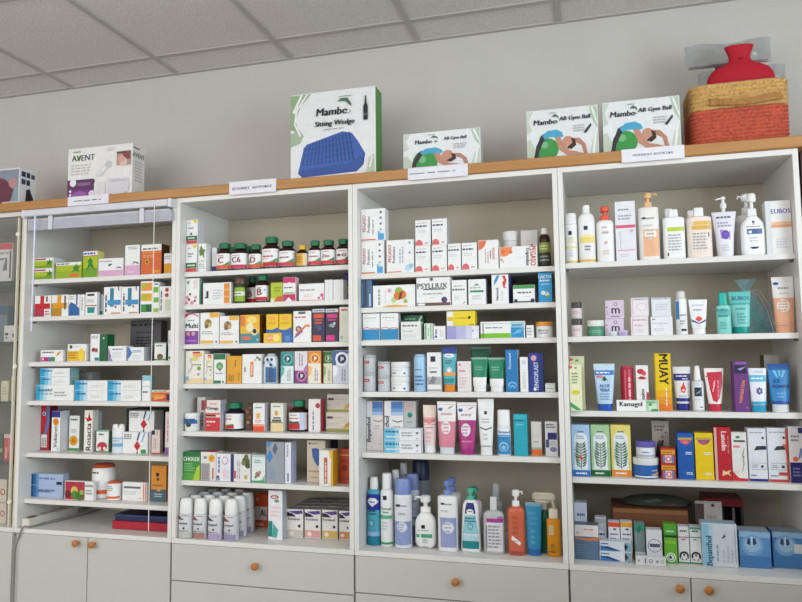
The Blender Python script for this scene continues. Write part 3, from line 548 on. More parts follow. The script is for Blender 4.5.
B(s,251.6,265.2,455.2,'white and teal box with flowers, green base','#e2eae8',[H(.0,.07,'#4c9c70'),P([(.5,.07),(.98,.07),(.98,.3),(.8,.12)],'#78b090'),D(.45,.3,.18,'#98785c'),D(.6,.38,.11,'#b888a0'),D(.3,.2,.09,'#70805c'),G(.2,.7,.8,.85,2,'#80a8a0'),H(.93,.99,'#a8ccc8')],dep=.05)
B(s,266.2,283.6,442,'large grey box with blue diamonds','#9aa0a8',[P([(.0,.62),(.2,.82),(.38,.66),(.2,.48)],'#3c84c8'),P([(.0,.99),(.3,.99),(.16,.85),(.0,.96)],'#3c84c8'),P([(.35,.82),(.52,.99),(.66,.84),(.5,.68)],'#5c6470'),G(.1,.1,.5,.4,3,'#7898b8',1)],dep=.08)
B(s,284.6,291,442.6,'upright white and lavender box with angled side','#e4e6ee',[G(.25,.65,.7,.95,1,'g',1),G(.3,.05,.8,.25,1,'#385088',1)],side='#b4bcdc',yb=483.5,xs=296.5)
B(s,307,325.2,440.4,'beige box with blue leaf','#d8ccbc',[P([(.25,.8),(.5,.82),(.85,.75),(.8,.5),(.6,.38),(.4,.5),(.3,.62)],'#3c64a8'),D(.14,.92,.05,'k'),G(.2,.9,.6,.94,1,'dg'),G(.1,.22,.8,.3,1,'#c08860'),G(.15,.08,.7,.15,1,'#c0a890')],yb=482.5,dep=.06)
B(s,325.6,333,440.6,'dark navy box behind white and yellow box','#283858',[R(.1,.1,.9,.9,'#202e4c')],Y=.165,dep=.06)
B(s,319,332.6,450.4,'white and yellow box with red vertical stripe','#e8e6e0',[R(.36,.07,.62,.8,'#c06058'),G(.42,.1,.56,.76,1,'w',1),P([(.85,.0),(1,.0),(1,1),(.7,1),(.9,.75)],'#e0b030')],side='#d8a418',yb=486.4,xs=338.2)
B(s,339.2,350,449,'orange-red box beside right post','#c04c28',[H(.8,.84,'#e0a078'),D(.5,.45,.3,'#8c2c1c'),R(.2,.6,.8,.7,'#a03c20'),H(.1,.2,'#a83c24')],Y=.10,dep=.08)
# counter: nutrition bottles in ranks
s = (2,7)
def nb(x0, x1, yt, label, tint, yb, Y=None, fin='#7c2c40'):
    return bot(s,x0,x1,yt,label,'#d4d4d8','w',[P([(.05,.60),(.05,.47),(.6,.47),(.35,.52)],fin),G(.4,.56,.9,.59,1,'dg'),Tx(.45,.38,.055,'Fortimel','#242c38'),D(.55,.26,.07,'#483060'),R(.05,.02,.95,.16,tint),G(.1,.16,.9,.22,1,'g')],bh=.62,cw=.78,sh2=.05,asp=.85,Y=.004,name='nutrition_bottle',capprof=[(.622,.9),(.75,.9),(.92,.82),(1,.62)])
fr = [(179.2,192.6,499.2,535.2,'#c0c4b8','first'),(194.4,207.2,499.2,535.2,'#a87c70','second'),(209.2,222.6,499.8,535.2,'#b09cc8','third'),(225,238.4,500,535.2,'#988cb0','fourth')]
FRN = [nb(x0,x1,yt,n+' of four white nutrition bottles in front row, from left',t,yb,fin=f) for (x0,x1,yt,yb,t,n),f in zip(fr,('#7c2c40','#902838','#3c3c38','#902838'))]
for row in (1, 2, 3):
    for i, f in enumerate(FRN):
        if row == 3 and i == 3: continue
        w_ = f.X1-f.X0; Yr = f.Yf+row*.068
        root0 = f.ob; r = root0.copy(); COL.objects.link(r); r.location = (root0.location.x, root0.location.y+row*.068, root0.location.z)
        for ch in list(root0.children):
            q = ch.copy(); COL.objects.link(q); q.parent = r
        g = Info(); g.Yf, g.Y1, g.X0, g.X1, g.z0, g.z1, g.ob = Yr, f.Y1+row*.068, f.X0, f.X1, f.z0, f.z1, r
        register(r,'nutrition_bottle','white nutrition bottle in '+('second','third','rear')[row-1]+' row, '+('first','second','third','fourth')[i]+' from left','bottle',s,g)
B(s,254.8,267.4,494,'red-orange box with large A, behind white carton','#d05028',[R(.02,.22,.98,.62,'#e0d0c8'),Tx(.72,.44,.24,'AL','k'),D(.2,.84,.14,'#e09080'),R(.1,.05,.7,.14,'#e0b090')],yb=527.5,dep=.06)
B(s,268.2,282.4,490.8,'tall white box with red oval and teal foot','#e8e8ec',[D(.45,.87,.30,'#c03850',.45),D(.6,.79,.18,'#4c9868',.5),R(.02,.06,.3,.38,'#128078'),P([(.3,.05),(.6,.04),(.72,.2),(.5,.28),(.35,.34)],'#48a8a0'),G(.2,.72,.8,.75,1,'w'),G(.2,.45,.9,.70,3,'lp'),Tx(.45,.875,.05,'elka','w')],side='#b8b8c4',yb=540,xs=287)
def fc(x0,x1,yt,label,fl,yb):
    return B(s,x0,x1,yt,label,'#e4e0dc',[P([(.02,.98),(.45,.98),(.2,.80),(.02,.75)],'#e8e8e8'),P([(.1,.92),(.95,.97),(.98,.86),(.6,.82)],'#54408c'),P([(.02,.9),(.35,.85),(.6,.74),(.02,.74)],'#2a2430'),Tx(.45,.66,.09,'Fortimel','#30343c'),D(.78,.42,.09,'#302c34'),R(.03,.03,.97,.28,fl),D(.3,.15,.14,'#e8e0d0'),D(.7,.16,.13,fl)],side='#b8b4b4',top='#908c8c',yb=yb,dep=.055,name='drink_carton',cat='drink carton')
FC = [fc(286.6,303,509.2,'first drink carton in front row from left, pale vanilla',"#c8c0b8",538),fc(304.6,320.6,509.6,'second drink carton in front row from left, pink','#d89c9c',538.6),fc(322,337.6,510,'third drink carton in front row from left, yellow','#d0b060',539.2),fc(339,350.2,511,'fourth drink carton in front row, beside right post','#c88c60',540)]
for row in (1, 2, 3):
    for i, f in enumerate(FC):
        d = row*.062; r = f.ob.copy(); COL.objects.link(r); r.location.y += d
        g = Info(); g.Yf, g.Y1, g.X0, g.X1, g.z0, g.z1, g.ob = f.Yf+d, f.Y1+d, f.X0, f.X1, f.z0, f.z1, r
        register(r,'drink_carton','drink carton in '+('second','third','rear')[row-1]+' row, '+('first','second','third','fourth')[i]+' from left','drink carton',s,g)
# =====================================================================  THIRD BAY
s = (3,1)
pg = [R(.02,.02,.6,.06,'#d86030'),Tx(.13,.55,.13,'PEGASO','r',90),Tx(.32,.52,.11,'Probiotics','#48505c',90),G(.45,.2,.55,.8,1,'g',1),R(.70,.02,.95,.22,'#48a0d8'),D(.82,.34,.05,'lb'),D(.82,.52,.05,'#4880b0'),D(.82,.70,.05,'#4880b0'),D(.82,.88,.05,'#58707c'),D(.74,.25,.06,'#80c0e8')]
a = B(s,360.2,384,241,'lower of two stacked white boxes with blue dots','w',pg,dep=.05)
B(s,360.2,385.2,208.8,'upper of two stacked white boxes with blue dots','w',pg,on=a,side='w',xs=388.5)
B(s,386.4,413.8,239.8,'wide white box with pale blue blot','w',[R(.02,.02,.55,.05,'#d86030'),Tx(.12,.60,.12,'PEGASO','r',90),Tx(.27,.55,.10,'Probiotics','#48505c',90),G(.45,.3,.65,.85,2,'#a8b4c8',1),D(.8,.14,.12,'#b4d4ec'),D(.9,.2,.08,'#90c0e4'),D(.85,.6,.035,'#4880b0'),D(.85,.9,.035,'#4880b0')],dep=.05)
rd = [P([(.02,.02),(.50,.02),(.46,.16),(.3,.24),(.12,.22),(.02,.14)],'#dc6468'),R(.6,.08,.85,.12,'#c88888'),G(.1,.86,.8,.91,1,'g'),G(.05,.70,.92,.82,1,'#3c445c'),G(.15,.5,.75,.62,2,'lg')]
a = B(s,415.2,430.4,246,'lower of left stacked pair of white and coral boxes','w',rd,dep=.05)
B(s,415.2,430.6,220,'upper of left stacked pair of white and coral boxes','w',rd,on=a,dep=.05)
a = B(s,431.8,446.8,245,'lower of right stacked pair of white and coral boxes','w',rd,dep=.05)
B(s,431.8,447,218.6,'upper of right stacked pair of white and coral boxes','w',rd,on=a,dep=.05,side='lg')
B(s,447.8,460.9,243.5,'single white and coral box, left of two','w',rd,dep=.05)
B(s,461.8,477,242.6,'single white and coral box, right of two','w',rd,dep=.05)
B(s,478.2,498.4,240,'upright white box with orange corner leaf','w',[P([(.02,.98),(.42,.98),(.34,.82),(.2,.70),(.02,.66)],'#e07040'),G(.3,.2,.55,.7,2,'#c8b0a8',1),Tx(.76,.52,.11,'PEGASO','r',-90),Tx(.62,.5,.09,'Actifast','#48505c',-90)],dep=.045)
B(s,499.4,537.4,246.2,'long white box lying with orange corner burst','w',[P([(.02,.98),(.35,.98),(.3,.7),(.18,.55),(.02,.55)],'#e88850'),D(.1,.76,.06,'#e07030'),D(.3,.75,.05,'#e07840'),D(.05,.4,.03,'o'),D(.1,.3,.02,'o'),Tx(.89,.52,.14,'PEGASO','r',-90),Tx(.74,.5,.12,'Triptolax','#30384c',-90)],dep=.045)
jar(s,503,519.4,230.8,'white tub behind long white box','w','w',[R(.05,.2,.95,.38,'#b04850'),G(.1,.42,.9,.5,1,'g')],lh=.25,Y=.13)
B(s,521,538,230.2,'white box behind long white box','#dcd8d8',[G(.15,.15,.35,.45,1,'r',1),G(.5,.1,.8,.7,1,'#40444c',1)],Y=.12,dep=.05)
bot(s,538.4,550.8,227.4,'brown syrup bottle with white cap','#321a10','w',[R(.02,.36,.98,.62,'#88943c'),R(.02,.04,.98,.36,'#28301c'),G(.1,.42,.9,.56,2,'#d8dca0'),G(.1,.12,.9,.3,2,'g')],bh=.84,cw=.55,sh2=.22,asp=1,n=2,rough=.15,name='syrup_bottle')
s = (3,2)
B(s,360,365.6,279.5,'left one of two shiny dark blue packs','#28507c',[R(.2,.1,.4,.9,'#5c90bc'),R(.6,.0,.7,.95,'#14304c')],rough=.15,dep=.05,name='packet',cat='packet')  # pale and dark streaks paint the sheen of the shiny wrap
B(s,366,372.2,280,'right one of two shiny dark blue packs','#28507c',[R(.5,.05,.75,.5,'#a8d0ec'),R(.1,.0,.25,.95,'#14304c')],rough=.15,dep=.05,name='packet',cat='packet')  # sheen painted as streaks, as on the left pack
B(s,372.8,415,285,'wide white box with papaya picture','w',[G(.1,.1,.2,.85,1,'g',1),G(.28,.2,.32,.8,1,'lg',1),D(.4,.75,.06,'#e0c8d0'),D(.4,.75,.02,'mg'),D(.62,.72,.09,'#88b848'),D(.5,.3,.06,'#b8d088'),D(.78,.25,.05,'#98b860'),D(.6,.5,.1,'#d87c20'),D(.7,.55,.1,'#d87c20'),P([(.62,.3),(.68,.38),(.72,.75),(.64,.6)],'#5c2c14'),P([(.2,.0),(.85,.0),(.8,.06),(.5,.1),(.3,.06)],'#e0a838')],dep=.045,top='#e0b870')
B(s,416.4,450.4,276.2,'white box with brown base and violet disc','w',[H(.0,.11,'#6c4840'),D(.82,.2,.09,'#4c3870'),Tx(.47,.70,.19,'PSYLLIUX','#505058'),R(.2,.56,.85,.6,'#48484c'),D(.45,.93,.05,'dg'),G(.2,.38,.8,.46,1,'g'),G(.35,.26,.6,.3,1,'lg'),R(.04,.02,.25,.09,'w')],dep=.06)
B(s,451.6,466.6,280,'white box with small green corner mark','w',[G(.15,.72,.9,.8,1),G(.05,.55,.95,.68,1,'dg'),P([(.7,.03),(.95,.1),(.85,.14)],'#78a088'),G(.15,.2,.6,.35,2,'lg')],dep=.045)
B(s,468.2,485.8,279.2,'white box with green bar','w',[R(.1,.48,.88,.56,'#2c8c5c'),P([(.3,.74),(.5,.86),(.66,.74)],'#88a890'),G(.1,.62,.9,.7,1),G(.2,.18,.75,.38,2,'lg')],dep=.045)
B(s,491.6,508.6,273.7,'white box with blue and red swirls','w',[P([(.15,.62),(.35,.8),(.5,.98),(.3,.95),(.15,.78)],'#3c90c0'),P([(.62,.95),(.8,.95),(.9,.8),(.78,.58),(.95,.52),(.7,.54),(.64,.72),(.74,.8)],'#d04038'),Tx(.32,.33,.17,'Novoid','#40304c',90),G(.55,.1,.7,.5,1,'lg',1)],side='#5c60a8',xs=513.2)
B(s,513,534.8,285,'low white box with green header','w',[H(.80,.99,'#3c9448'),G(.2,.5,.9,.66,1,'dg'),G(.5,.32,.9,.4,1,'lg'),R(.02,.03,.98,.1,'#28303c'),D(.12,.14,.08,'#28303c'),D(.9,.12,.1,'#28303c')],top='#2c8040',dep=.045)
B(s,538.4,552,272.3,'bright blue upright box with white lettering','#309cd4',[Tx(.5,.86,.1,'LACTO','w'),G(.1,.68,.95,.78,1,'w'),G(.2,.58,.9,.64,1,'#b8dcf0'),D(.35,.32,.16,'w'),D(.62,.28,.17,'#d8e8f0'),D(.6,.3,.08,'y'),D(.7,.2,.1,'#88b850')],dep=.045)
s = (3,3)
bb = [H(.02,.41,'#1888bc'),P([(.02,.42),(.25,.47),(.5,.42),(.75,.44),(.98,.41),(.98,.44),(.75,.47),(.5,.45),(.25,.5),(.02,.45)],'#c85060'),G(.1,.80,.85,.86,1),G(.2,.70,.7,.74,1,'lg')]
B(s,362.6,379.8,312.2,'left one of two white and turquoise boxes','w',bb,dep=.045)
B(s,380.6,398.4,312,'right one of two white and turquoise boxes','w',bb,side='lg',xs=400.6)
B(s,403,423,315.2,'dark green box behind low white box','#1c6840',[P([(.7,.65),(.8,.7),(.98,.95),(.9,.95)],'w'),G(.1,.8,.7,.9,1,'#90c0a0')],Y=.11,dep=.06)
B(s,400.8,421,321.6,'low white box with grey lettering','#e4e6e4',[G(.08,.70,.85,.85,1,'dg'),G(.1,.42,.7,.52,1,'#a0a8a0'),G(.1,.1,.8,.32,2,'lg')],side='#c0ccc4',xs=423.4)
B(s,424.2,432.6,323.4,'narrow white and green box','#dce8dc',[R(.1,.02,.25,.95,'#3c9058'),R(.75,.02,.85,.95,'#3c9058'),G(.35,.2,.65,.8,1,'#88b898',1)],dep=.05)
B(s,433.4,445.4,326,'small white box with blue mark','w',[G(.1,.35,.35,.85,1,'#385888',1),D(.2,.2,.12,'b'),G(.5,.2,.9,.7,2,'lg',1)],dep=.05)
a = B(s,446.6,478.8,326,'lavender and white box under yellow box','#e6e6ee',[R(.0,.0,.3,.99,'#9c9cd0'),R(.3,.0,.6,.99,'#b8b8dc'),R(.6,.0,.8,.99,'#d0d0e8'),D(.82,.62,.03,'g')],dep=.06)
B(s,446.6,475.2,309.8,'yellow and white box on lavender box','#ecd428',[R(.0,.02,.22,.98,'w'),R(.02,.35,.22,.6,'#d8c020'),D(.8,.55,.05,'k'),G(.3,.45,.75,.6,1,'#b89c10'),R(.8,.06,.95,.14,'#a89010')],on=a,dep=.05)
B(s,480.4,524.8,321.4,'long white box with green and blue panels','w',[R(.0,.02,.68,.30,'#78bc28'),R(.69,.02,.98,.62,'#2890c8'),R(.69,.62,.98,.95,'#90c8e0'),R(.05,.02,.07,.95,'dg'),G(.12,.58,.6,.68,1,'dg'),H(.86,.9,'lg'),P([(.72,.2),(.85,.5),(.97,.55),(.9,.3)],'#68b8dc'),G(.72,.7,.95,.82,1,'#1c5080')],dep=.045)
B(s,526.2,533.6,325.2,'tiny white box with three grey lines','w',[G(.1,.15,.9,.85,3)],dep=.04)
jar(s,535.8,553,321.6,'white jar with orange lid','w','#e89838',[G(.15,.2,.8,.5,2,'#8c9098'),D(.25,.45,.06,'dg')],lh=.26)
s = (3,4)
tn = [R(.05,.52,.6,.68,'#c04860'),G(.08,.57,.5,.63,1,'w'),G(.2,.2,.8,.4,2,'lg')]
def stk(x0,x1,yl,yu,la,lb_,nm='tin',**k):
    i = jar(s,x0,x1,yl,la,k.get('b','#c4c8cc'),k.get('l','#b0b4b8'),k.get('art',tn),lh=k.get('lh',.16),name=nm)
    return jar(s,x0,x1,yu,lb_,k.get('b','#c4c8cc'),k.get('l','#b0b4b8'),k.get('art',tn),lh=k.get('lh',.16),on=i,name=nm)
stk(362.9,375.2,373,355,'lower grey tin with red tag, left stack','upper grey tin with red tag, left stack')
stk(378.2,390.4,376.4,361.6,'lower grey tin with red tag, right stack','upper grey tin with red tag, right stack')
jw = [G(.15,.15,.4,.3,1,'#405070'),D(.8,.2,.05,'#304878'),G(.15,.38,.8,.48,1,'lg')]
stk(391.2,410.4,376.4,361.9,'lower of two stacked white jars','upper of two stacked white jars','jar',b='w',l='w',art=jw,lh=.38)
bot(s,414.2,426.6,354.2,'light blue cylinder stick','#a4ccec','#a4ccec',[G(.15,.56,.85,.61,1,'#3c5890'),G(.15,.15,.85,.45,3,'#4870a8'),H(.985,.99,'lb')],bh=.94,cw=.9,sh2=.02,asp=1,n=2,name='deodorant_stick')
B(s,427,441,352.4,'white box with dark square and grey picture','w',[R(.25,.76,.62,.9,'#242840'),G(.15,.55,.85,.65,1,'lg'),R(.02,.18,.98,.38,'#b0b0b4'),P([(.1,.2),(.4,.4),(.7,.35),(.5,.2)],'#84848c'),H(.02,.06,'g'),R(.2,.48,.7,.52,'dg')],dep=.045)
tube(s,442.4,457,347.5,'navy and teal tube with orange cap','#58b0bc','#e08830',[H(.86,.99,'#1c3890'),P([(.1,.80),(.25,.86),(.75,.86),(.9,.80),(.5,.76)],'w'),G(.3,.79,.7,.83,1,'#1c3890'),G(.2,.62,.8,.72,2,'#1c5060'),D(.5,.48,.22,'w'),D(.5,.48,.18,'#1c4860'),D(.5,.48,.15,'#e8f0ee'),H(.36,.43,'#e8a050'),R(.1,.2,.9,.3,'#208888')],crimp='#1c3890')
B(s,457.4,471,361.2,'white box with small red triangle','#e8e0e0',[P([(.1,.86),(.2,.95),(.28,.86)],'#d04838'),G(.1,.62,.6,.74,1,'#d0888c'),G(.1,.1,.8,.5,4,'#d8c0c4')],dep=.045)
gt = [R(.12,.02,.92,.42,'w'),G(.3,.6,.8,.7,2,'#88c8a0'),D(.6,.75,.09,'#58a078')]
tube(s,471.6,488,357.4,'green tube with white cap, left of two front ones','#10805c','w',[R(.02,.16,.98,.42,'w'),G(.2,.62,.8,.75,2,'#70b898')],ch=.16,crimp='#88b0a0')
tube(s,488.4,505.4,357.6,'green tube with white cap, right of two front ones','#10805c','w',[R(.02,.16,.98,.38,'w'),G(.2,.6,.8,.75,2,'#70b898')],ch=.16,crimp='#88b0a0')
tube(s,471,491.4,346.6,'taller dark green tube standing behind','#0c5c40','w',[],ch=.16,Y=.11,crimp='#788c84')
B(s,505.6,517.8,349.6,'tall blue box with white ring swirl','#2478b8',[Tx(.35,.72,.2,'Thermaveel','#c8e0f0',90),D(.55,.16,.38,'#78b8dc',.8),D(.55,.14,.28,'#2478b8',.8),D(.55,.12,.18,'#78b8dc',.8),D(.55,.1,.1,'#2478b8',.8)],side='#c8d4dc',xs=519.4)
B(s,520,528.2,357,'slim white box between two blue ones','w',[D(.5,.85,.22,'g'),D(.5,.85,.15,'w'),G(.3,.1,.7,.7,2,'lg',1)],dep=.045)
B(s,528.8,543.4,353,'navy box with pink emblem','#2c3a8c',[D(.35,.87,.2,'#d0a0b0'),Tx(.5,.40,.3,'TENSOPLAST','#c8d0e8',90),D(.4,.07,.1,'w'),R(.7,.0,.98,.99,'#24306c')],dep=.045)
B(s,545.2,555.2,383.2,'small white box beside right post','#e4e8e4',[G(.1,.3,.9,.5,1,'#88989c'),H(.85,.95,'lg')],dep=.045)
s = (3,5)
bp = lambda m: [P([(.36,.85),(.98,.85),(.98,.99),(.36,.99)],'#4878b8'),R(.36,.78,.98,.85,'#7098c8'),R(.36,.71,.98,.78,'#a8c0e0'),R(.335,.0,.35,.99,'lg'),P([(.42,.60),(.7,.57),(.95,.60),(.95,.62),(.7,.59),(.42,.62)],m),G(.45,.42,.85,.52,2,'#b8b0b4')]
B(s,364,383.2,401,'tall white box with large vertical lettering, blue top','#e6e2e2',bp('#c06078')+[Tx(.17,.42,.32,'Bepanthol','#4c5460',90),D(.8,.14,.06,'#e0b0a8')],yb=450.5,dep=.05)
a1 = B(s,384.4,403.6,401,'tall white box behind flat pair, blue top','#e6e2e2',bp('#383c58')+[Tx(.17,.42,.32,'Bepanthol','#4c5460',90)],Y=.085,dep=.05)
B(s,404,416,401,'grey-pink box with green disc','#b8bcbc',[D(.5,.72,.22,'#2c7c6c'),H(.8,.99,'#c0b0b4'),G(.2,.55,.8,.62,1,'#88a09c'),G(.2,.87,.8,.92,1,'#d08890')],Y=.085,dep=.05)
bs = [R(.0,.02,.3,.98,'#68bcdc'),R(.3,.02,.42,.98,'#a8d4e4'),G(.04,.58,.44,.84,1,'#1c5888'),G(.06,.2,.42,.4,1,'w'),G(.48,.3,.8,.75,2),P([(.86,.7),(.95,.7),(.905,.5)],'#303848'),D(.9,.2,.02,'pk')]
a = B(s,384,420.8,440.6,'lower of two flat white and blue boxes','#e6eaee',bs,yb=453,dep=.04,Y=.042)
B(s,384,420.8,428.4,'upper of two flat white and blue boxes','#e6eaee',bs,on=a,dep=.04)
tube(s,423.2,436.8,405.2,'pink and white tube with chipped-looking top','#f0d8d8','w',[H(.80,.99,'#eedcd0'),P([(.05,.64),(.5,.60),(.95,.66),(.95,.72),(.4,.70),(.05,.70)],'#d88888'),H(.58,.60,'#e4a8a8'),H(.7,.74,'#e8a8a0'),G(.2,.5,.8,.55,1,'#b07880'),G(.2,.2,.7,.45,3,'#d8b8bc')],bw=.88,cw=.84,yb=453,crimp='#eed8c8')
D_ = [D(.18,.85,.12,'#3058a8',.7),P([(.55,.86),(.7,.9),(.9,.93),(.7,.87)],'#68705c'),G(.2,.72,.8,.8,1,'#c0a0a8')]
tube(s,437.4,456.6,401.8,'pale tube with rose lower half','#d88498','#d4dce0',[H(.62,.94,'#ece8ea')]+D_+[D(.48,.5,.27,'#f0e4e6',1.2),G(.3,.4,.66,.6,3,'#c898a4')],yb=454.5,crimp='#ece8ea',ch=.13)
tube(s,457.2,477.2,402.8,'white and magenta tube','#b03880','#a83080',[H(.66,.94,'#ecebee')]+D_+[D(.45,.47,.28,'#e8e0e6',1.15),G(.25,.38,.62,.56,3,'#b090a8'),G(.2,.22,.8,.28,1,'#d890b8')],yb=455,crimp='#ecebee',ch=.1,bw=.7,cw=.68)
tube(s,478,494.4,399,'tall white tube with dark square','w','w',[R(.40,.72,.58,.78,'#202434'),G(.2,.56,.8,.66,2,'#b0b4b8'),P([(.08,.48),(.5,.44),(.92,.48),(.92,.50),(.5,.46),(.08,.50)],'#30343c'),R(.1,.15,.9,.17,'g'),G(.3,.25,.7,.4,2,'lg')],yb=455.5,ch=.15,bw=.74,cw=.72)
bot(s,497.4,510.8,410,'white stick with blue swirl label','#e6eaee','w',[R(.02,.03,.98,.42,'#3088c0'),D(.5,.2,.36,'#90c4e0'),D(.5,.19,.26,'#3088c0'),D(.5,.18,.16,'#90c4e0'),Tx(.5,.52,.08,'Thermaveel','#3878b0'),R(.02,.43,.98,.46,'#58a0d0')],bh=.62,cw=.96,sh2=.01,asp=.7,n=2.4,yb=456,name='roll_on_stick')
B(s,513.8,527.6,414.2,'plain turquoise box','#28a4b8',[H(.30,.305,'#50c0d0'),G(.1,.82,.9,.88,1,'#0c5868'),G(.2,.72,.8,.78,1,'#80d0dc'),R(.0,.88,.98,.99,'#38b0c0')],yb=456,side='#1c7c8c',dep=.04)
B(s,531.2,541.8,421.8,'slim white box with orange base','#e0dcd4',[H(.0,.18,'#e07030'),H(.18,.24,'#98b8a0'),G(.2,.36,.8,.44,1,'g'),G(.2,.55,.9,.6,1,'lg')],yb=455.5,dep=.035,side='#b8b0a8')
B(s,545.2,557.6,421.6,'slim white box with navy patches','#e0e0e6',[R(.2,.48,.95,.68,'#2c3474'),R(.05,.25,.3,.48,'#404880'),D(.65,.2,.3,'#8884b4',.7),G(.1,.8,.9,.95,2,'dg'),R(.35,.3,.9,.45,'lg')],yb=456.5,dep=.035)
# counter
s = (3,6)
can(s,362.9,379.2,478,'navy and teal foam can with clear cap','#50a8c0','w',[H(.52,.76,'#2030a0'),P([(.08,.64),(.3,.70),(.7,.70),(.92,.64),(.5,.57)],'w'),G(.3,.62,.7,.66,1,'#2030a0'),G(.2,.44,.85,.53,2,'#184860'),D(.42,.33,.22,'#184c64'),D(.42,.33,.18,'#78c0d0'),R(.02,.14,.98,.20,'#90b8e0'),R(.02,.0,.98,.13,'#1c7c98')],bh=.82,cw=.60,yb=545.5)
bot(s,380.8,393.8,474.2,'slim white spray bottle with green lettering','w','w',[R(.3,.64,.6,.70,'#1c2030'),Tx(.5,.52,.035,'Dermal','#207850'),Tx(.5,.47,.035,'Spray','#207850'),R(.05,.38,.95,.43,'#60b488'),G(.2,.22,.7,.35,3,'lg'),H(.03,.06,'#30985c')],bh=.78,cw=.72,sh2=.07,asp=1,n=2,yb=547,name='spray_bottle')
ml = lambda c: [H(.0,.40,c),R(.02,.39,.98,.41,'w'),D(.52,.31,.3,'#d8dcea',.95),G(.3,.25,.7,.36,3,'#a0a8c8'),R(.15,.60,.42,.635,'#2c3458'),G(.45,.6,.9,.63,1,'#808898'),G(.3,.47,.8,.53,1,'#b0b4c0')]
bot(s,394.8,411.8,479.4,'lavender and white bottle with dusty blue cap','#e4e6ec','#7c90c8',ml('#8c9cc8'),bh=.77,cw=.92,sh2=.03,asp=.85,n=2.2,yb=549,name='lotion_bottle')
bot(s,406,419.5,474.5,'dusty blue capped bottle second in file behind lavender one','#c4cce0','#7488bc',ml('#6c7cb0'),bh=.77,cw=.92,sh2=.03,asp=.85,n=2.2,Y=.135,name='lotion_bottle')
bot(s,391,401,470.5,'white-capped slim bottle hidden behind slim spray bottle','#c8c8cc','#dadada',[],bh=.78,cw=.72,sh2=.07,asp=1,n=2,Y=.128,name='spray_bottle')
bot(s,399,409,463.5,'white-capped slim bottle deepest in its file','#b8b8bc','#cacaca',[],bh=.78,cw=.72,sh2=.07,asp=1,n=2,Y=.19,name='spray_bottle')
bot(s,412.5,430,461.5,'navy-capped bottle standing far back','#9094a0','#2c3858',[G(.2,.3,.8,.6,3,'g')],bh=.74,cw=.98,sh2=.02,asp=1,n=2,Y=.25,name='lotion_bottle')
pump(s,415.4,436.4,496.4,'white oval pump soap bottle with green label','w','w',[R(.34,.38,.52,.45,'#1c2030'),G(.15,.33,.9,.36,1,'#90989c'),R(.08,.21,.25,.27,'#58a880'),R(.32,.21,.85,.28,'#48a478'),G(.4,.10,.7,.19,2),P([(.25,.035),(.75,.035),(.65,.02),(.35,.02)],'#206848')],
     bodyprof=[(0,.6),(.015,.72),(.06,.92),(.14,1),(.45,1),(.54,.93),(.60,.78),(.645,.56),(.665,.5)],bh=.67,cw=.5,yb=549,sdir=-1,sl=.9,asp=.55)
pump(s,438.2,457.8,481.2,'white pump bottle with lavender panel, dusty blue pump','w','#7488c4',[R(.16,.06,.96,.48,'#98a0cc'),D(.56,.34,.30,'#e4e6ee',.95),G(.35,.26,.75,.42,3,'#a8b0cc'),R(.2,.66,.4,.69,'#28304c'),G(.42,.65,.9,.69,1),G(.2,.55,.7,.60,1,'lg')],bh=.79,cw=.42,sh2=.03,yb=552,n=3.2,sdir=1,sl=.45)
pump(s,444,461,478.5,'second white pump bottle behind lavender-panelled one','#d4d6da','#6478b4',[],bh=.79,cw=.46,sh2=.03,Y=.14,n=3.2,sdir=1,sl=.4)
pump(s,461,481.2,489,'white wash bottle with navy and teal label','w','#58b8a0',[P([(.25,.84*.92),(.75,.84*.92),(.82,.60),(.18,.60)],'#242c74'),D(.5,.63,.22,'w',.6),G(.35,.62,.65,.65,1,'#242c74'),P([(.18,.58),(.82,.58),(.92,.28),(.08,.28)],'#90c8d4'),D(.5,.40,.15,'#185070'),D(.5,.40,.12,'#90c8d4'),R(.08,.18,.92,.26,'#b0d4e0'),R(.08,.05,.92,.17,'#188088'),G(.2,.46,.8,.55,2,'#286078')],
     bodyprof=[(0,.96),(.02,1),(.2,.97),(.72,.8),(.78,.66),(.81,.45)],bh=.81,cw=.36,yb=552,n=3,sdir=1,sl=.5)
pump(s,466.5,482.5,487.5,'second wash bottle with green pump, behind first','#d8d4e0','#1c7c68',[],bh=.78,cw=.42,Y=.14,n=3,sdir=1,sl=.45)
bot(s,483.6,504.2,497.8,'translucent grey bottle with magenta striped label','#b8bcbe','#d8d8d8',[R(.18,.05,.95,.62,'#dcdce0'),R(.18,.56,.98,.63,'#a83c90'),R(.7,.63,.95,.67,'#a86ca0'),G(.25,.1,.9,.52,7,'#98949c'),R(.15,.1,.2,.5,'#707078')],bh=.76,cw=.34,sh2=.08,asp=.55,n=3,yb=554.5,name='disinfectant_bottle',rough=.25)
bot(s,489,504,484,'grey bottle with tall grey cap, behind translucent one','#8c9092','#98a0a4',[],bh=.74,cw=.48,sh2=.1,asp=.7,n=3,Y=.15,name='disinfectant_bottle')
pump(s,507.6,525,490.6,'coral liquid soap bottle with white pump and sticker','#d0684c','w',[P([(.22,.24),(.72,.15),(.78,.20),(.28,.30)],'w'),G(.35,.2,.62,.23,1,'g'),G(.3,.3,.7,.62,4,'#b85840'),H(.0,.06,'#a84c3c')],bh=.74,cw=.44,yb=555.5,n=2.8,sdir=1,sl=.75,rough=.15)
tube(s,525.8,542,503.2,'blue tube standing on darker blue cap','#3088b4','#2468a8',[G(.3,.2,.6,.5,3,'#58a8cc'),G(.2,.55,.8,.85,3,'#4898c0'),R(.1,.93,.9,.94,'#78b8d4')],ch=.12,bw=.86,cw=.84,yb=556,crimp='#88a4b0')
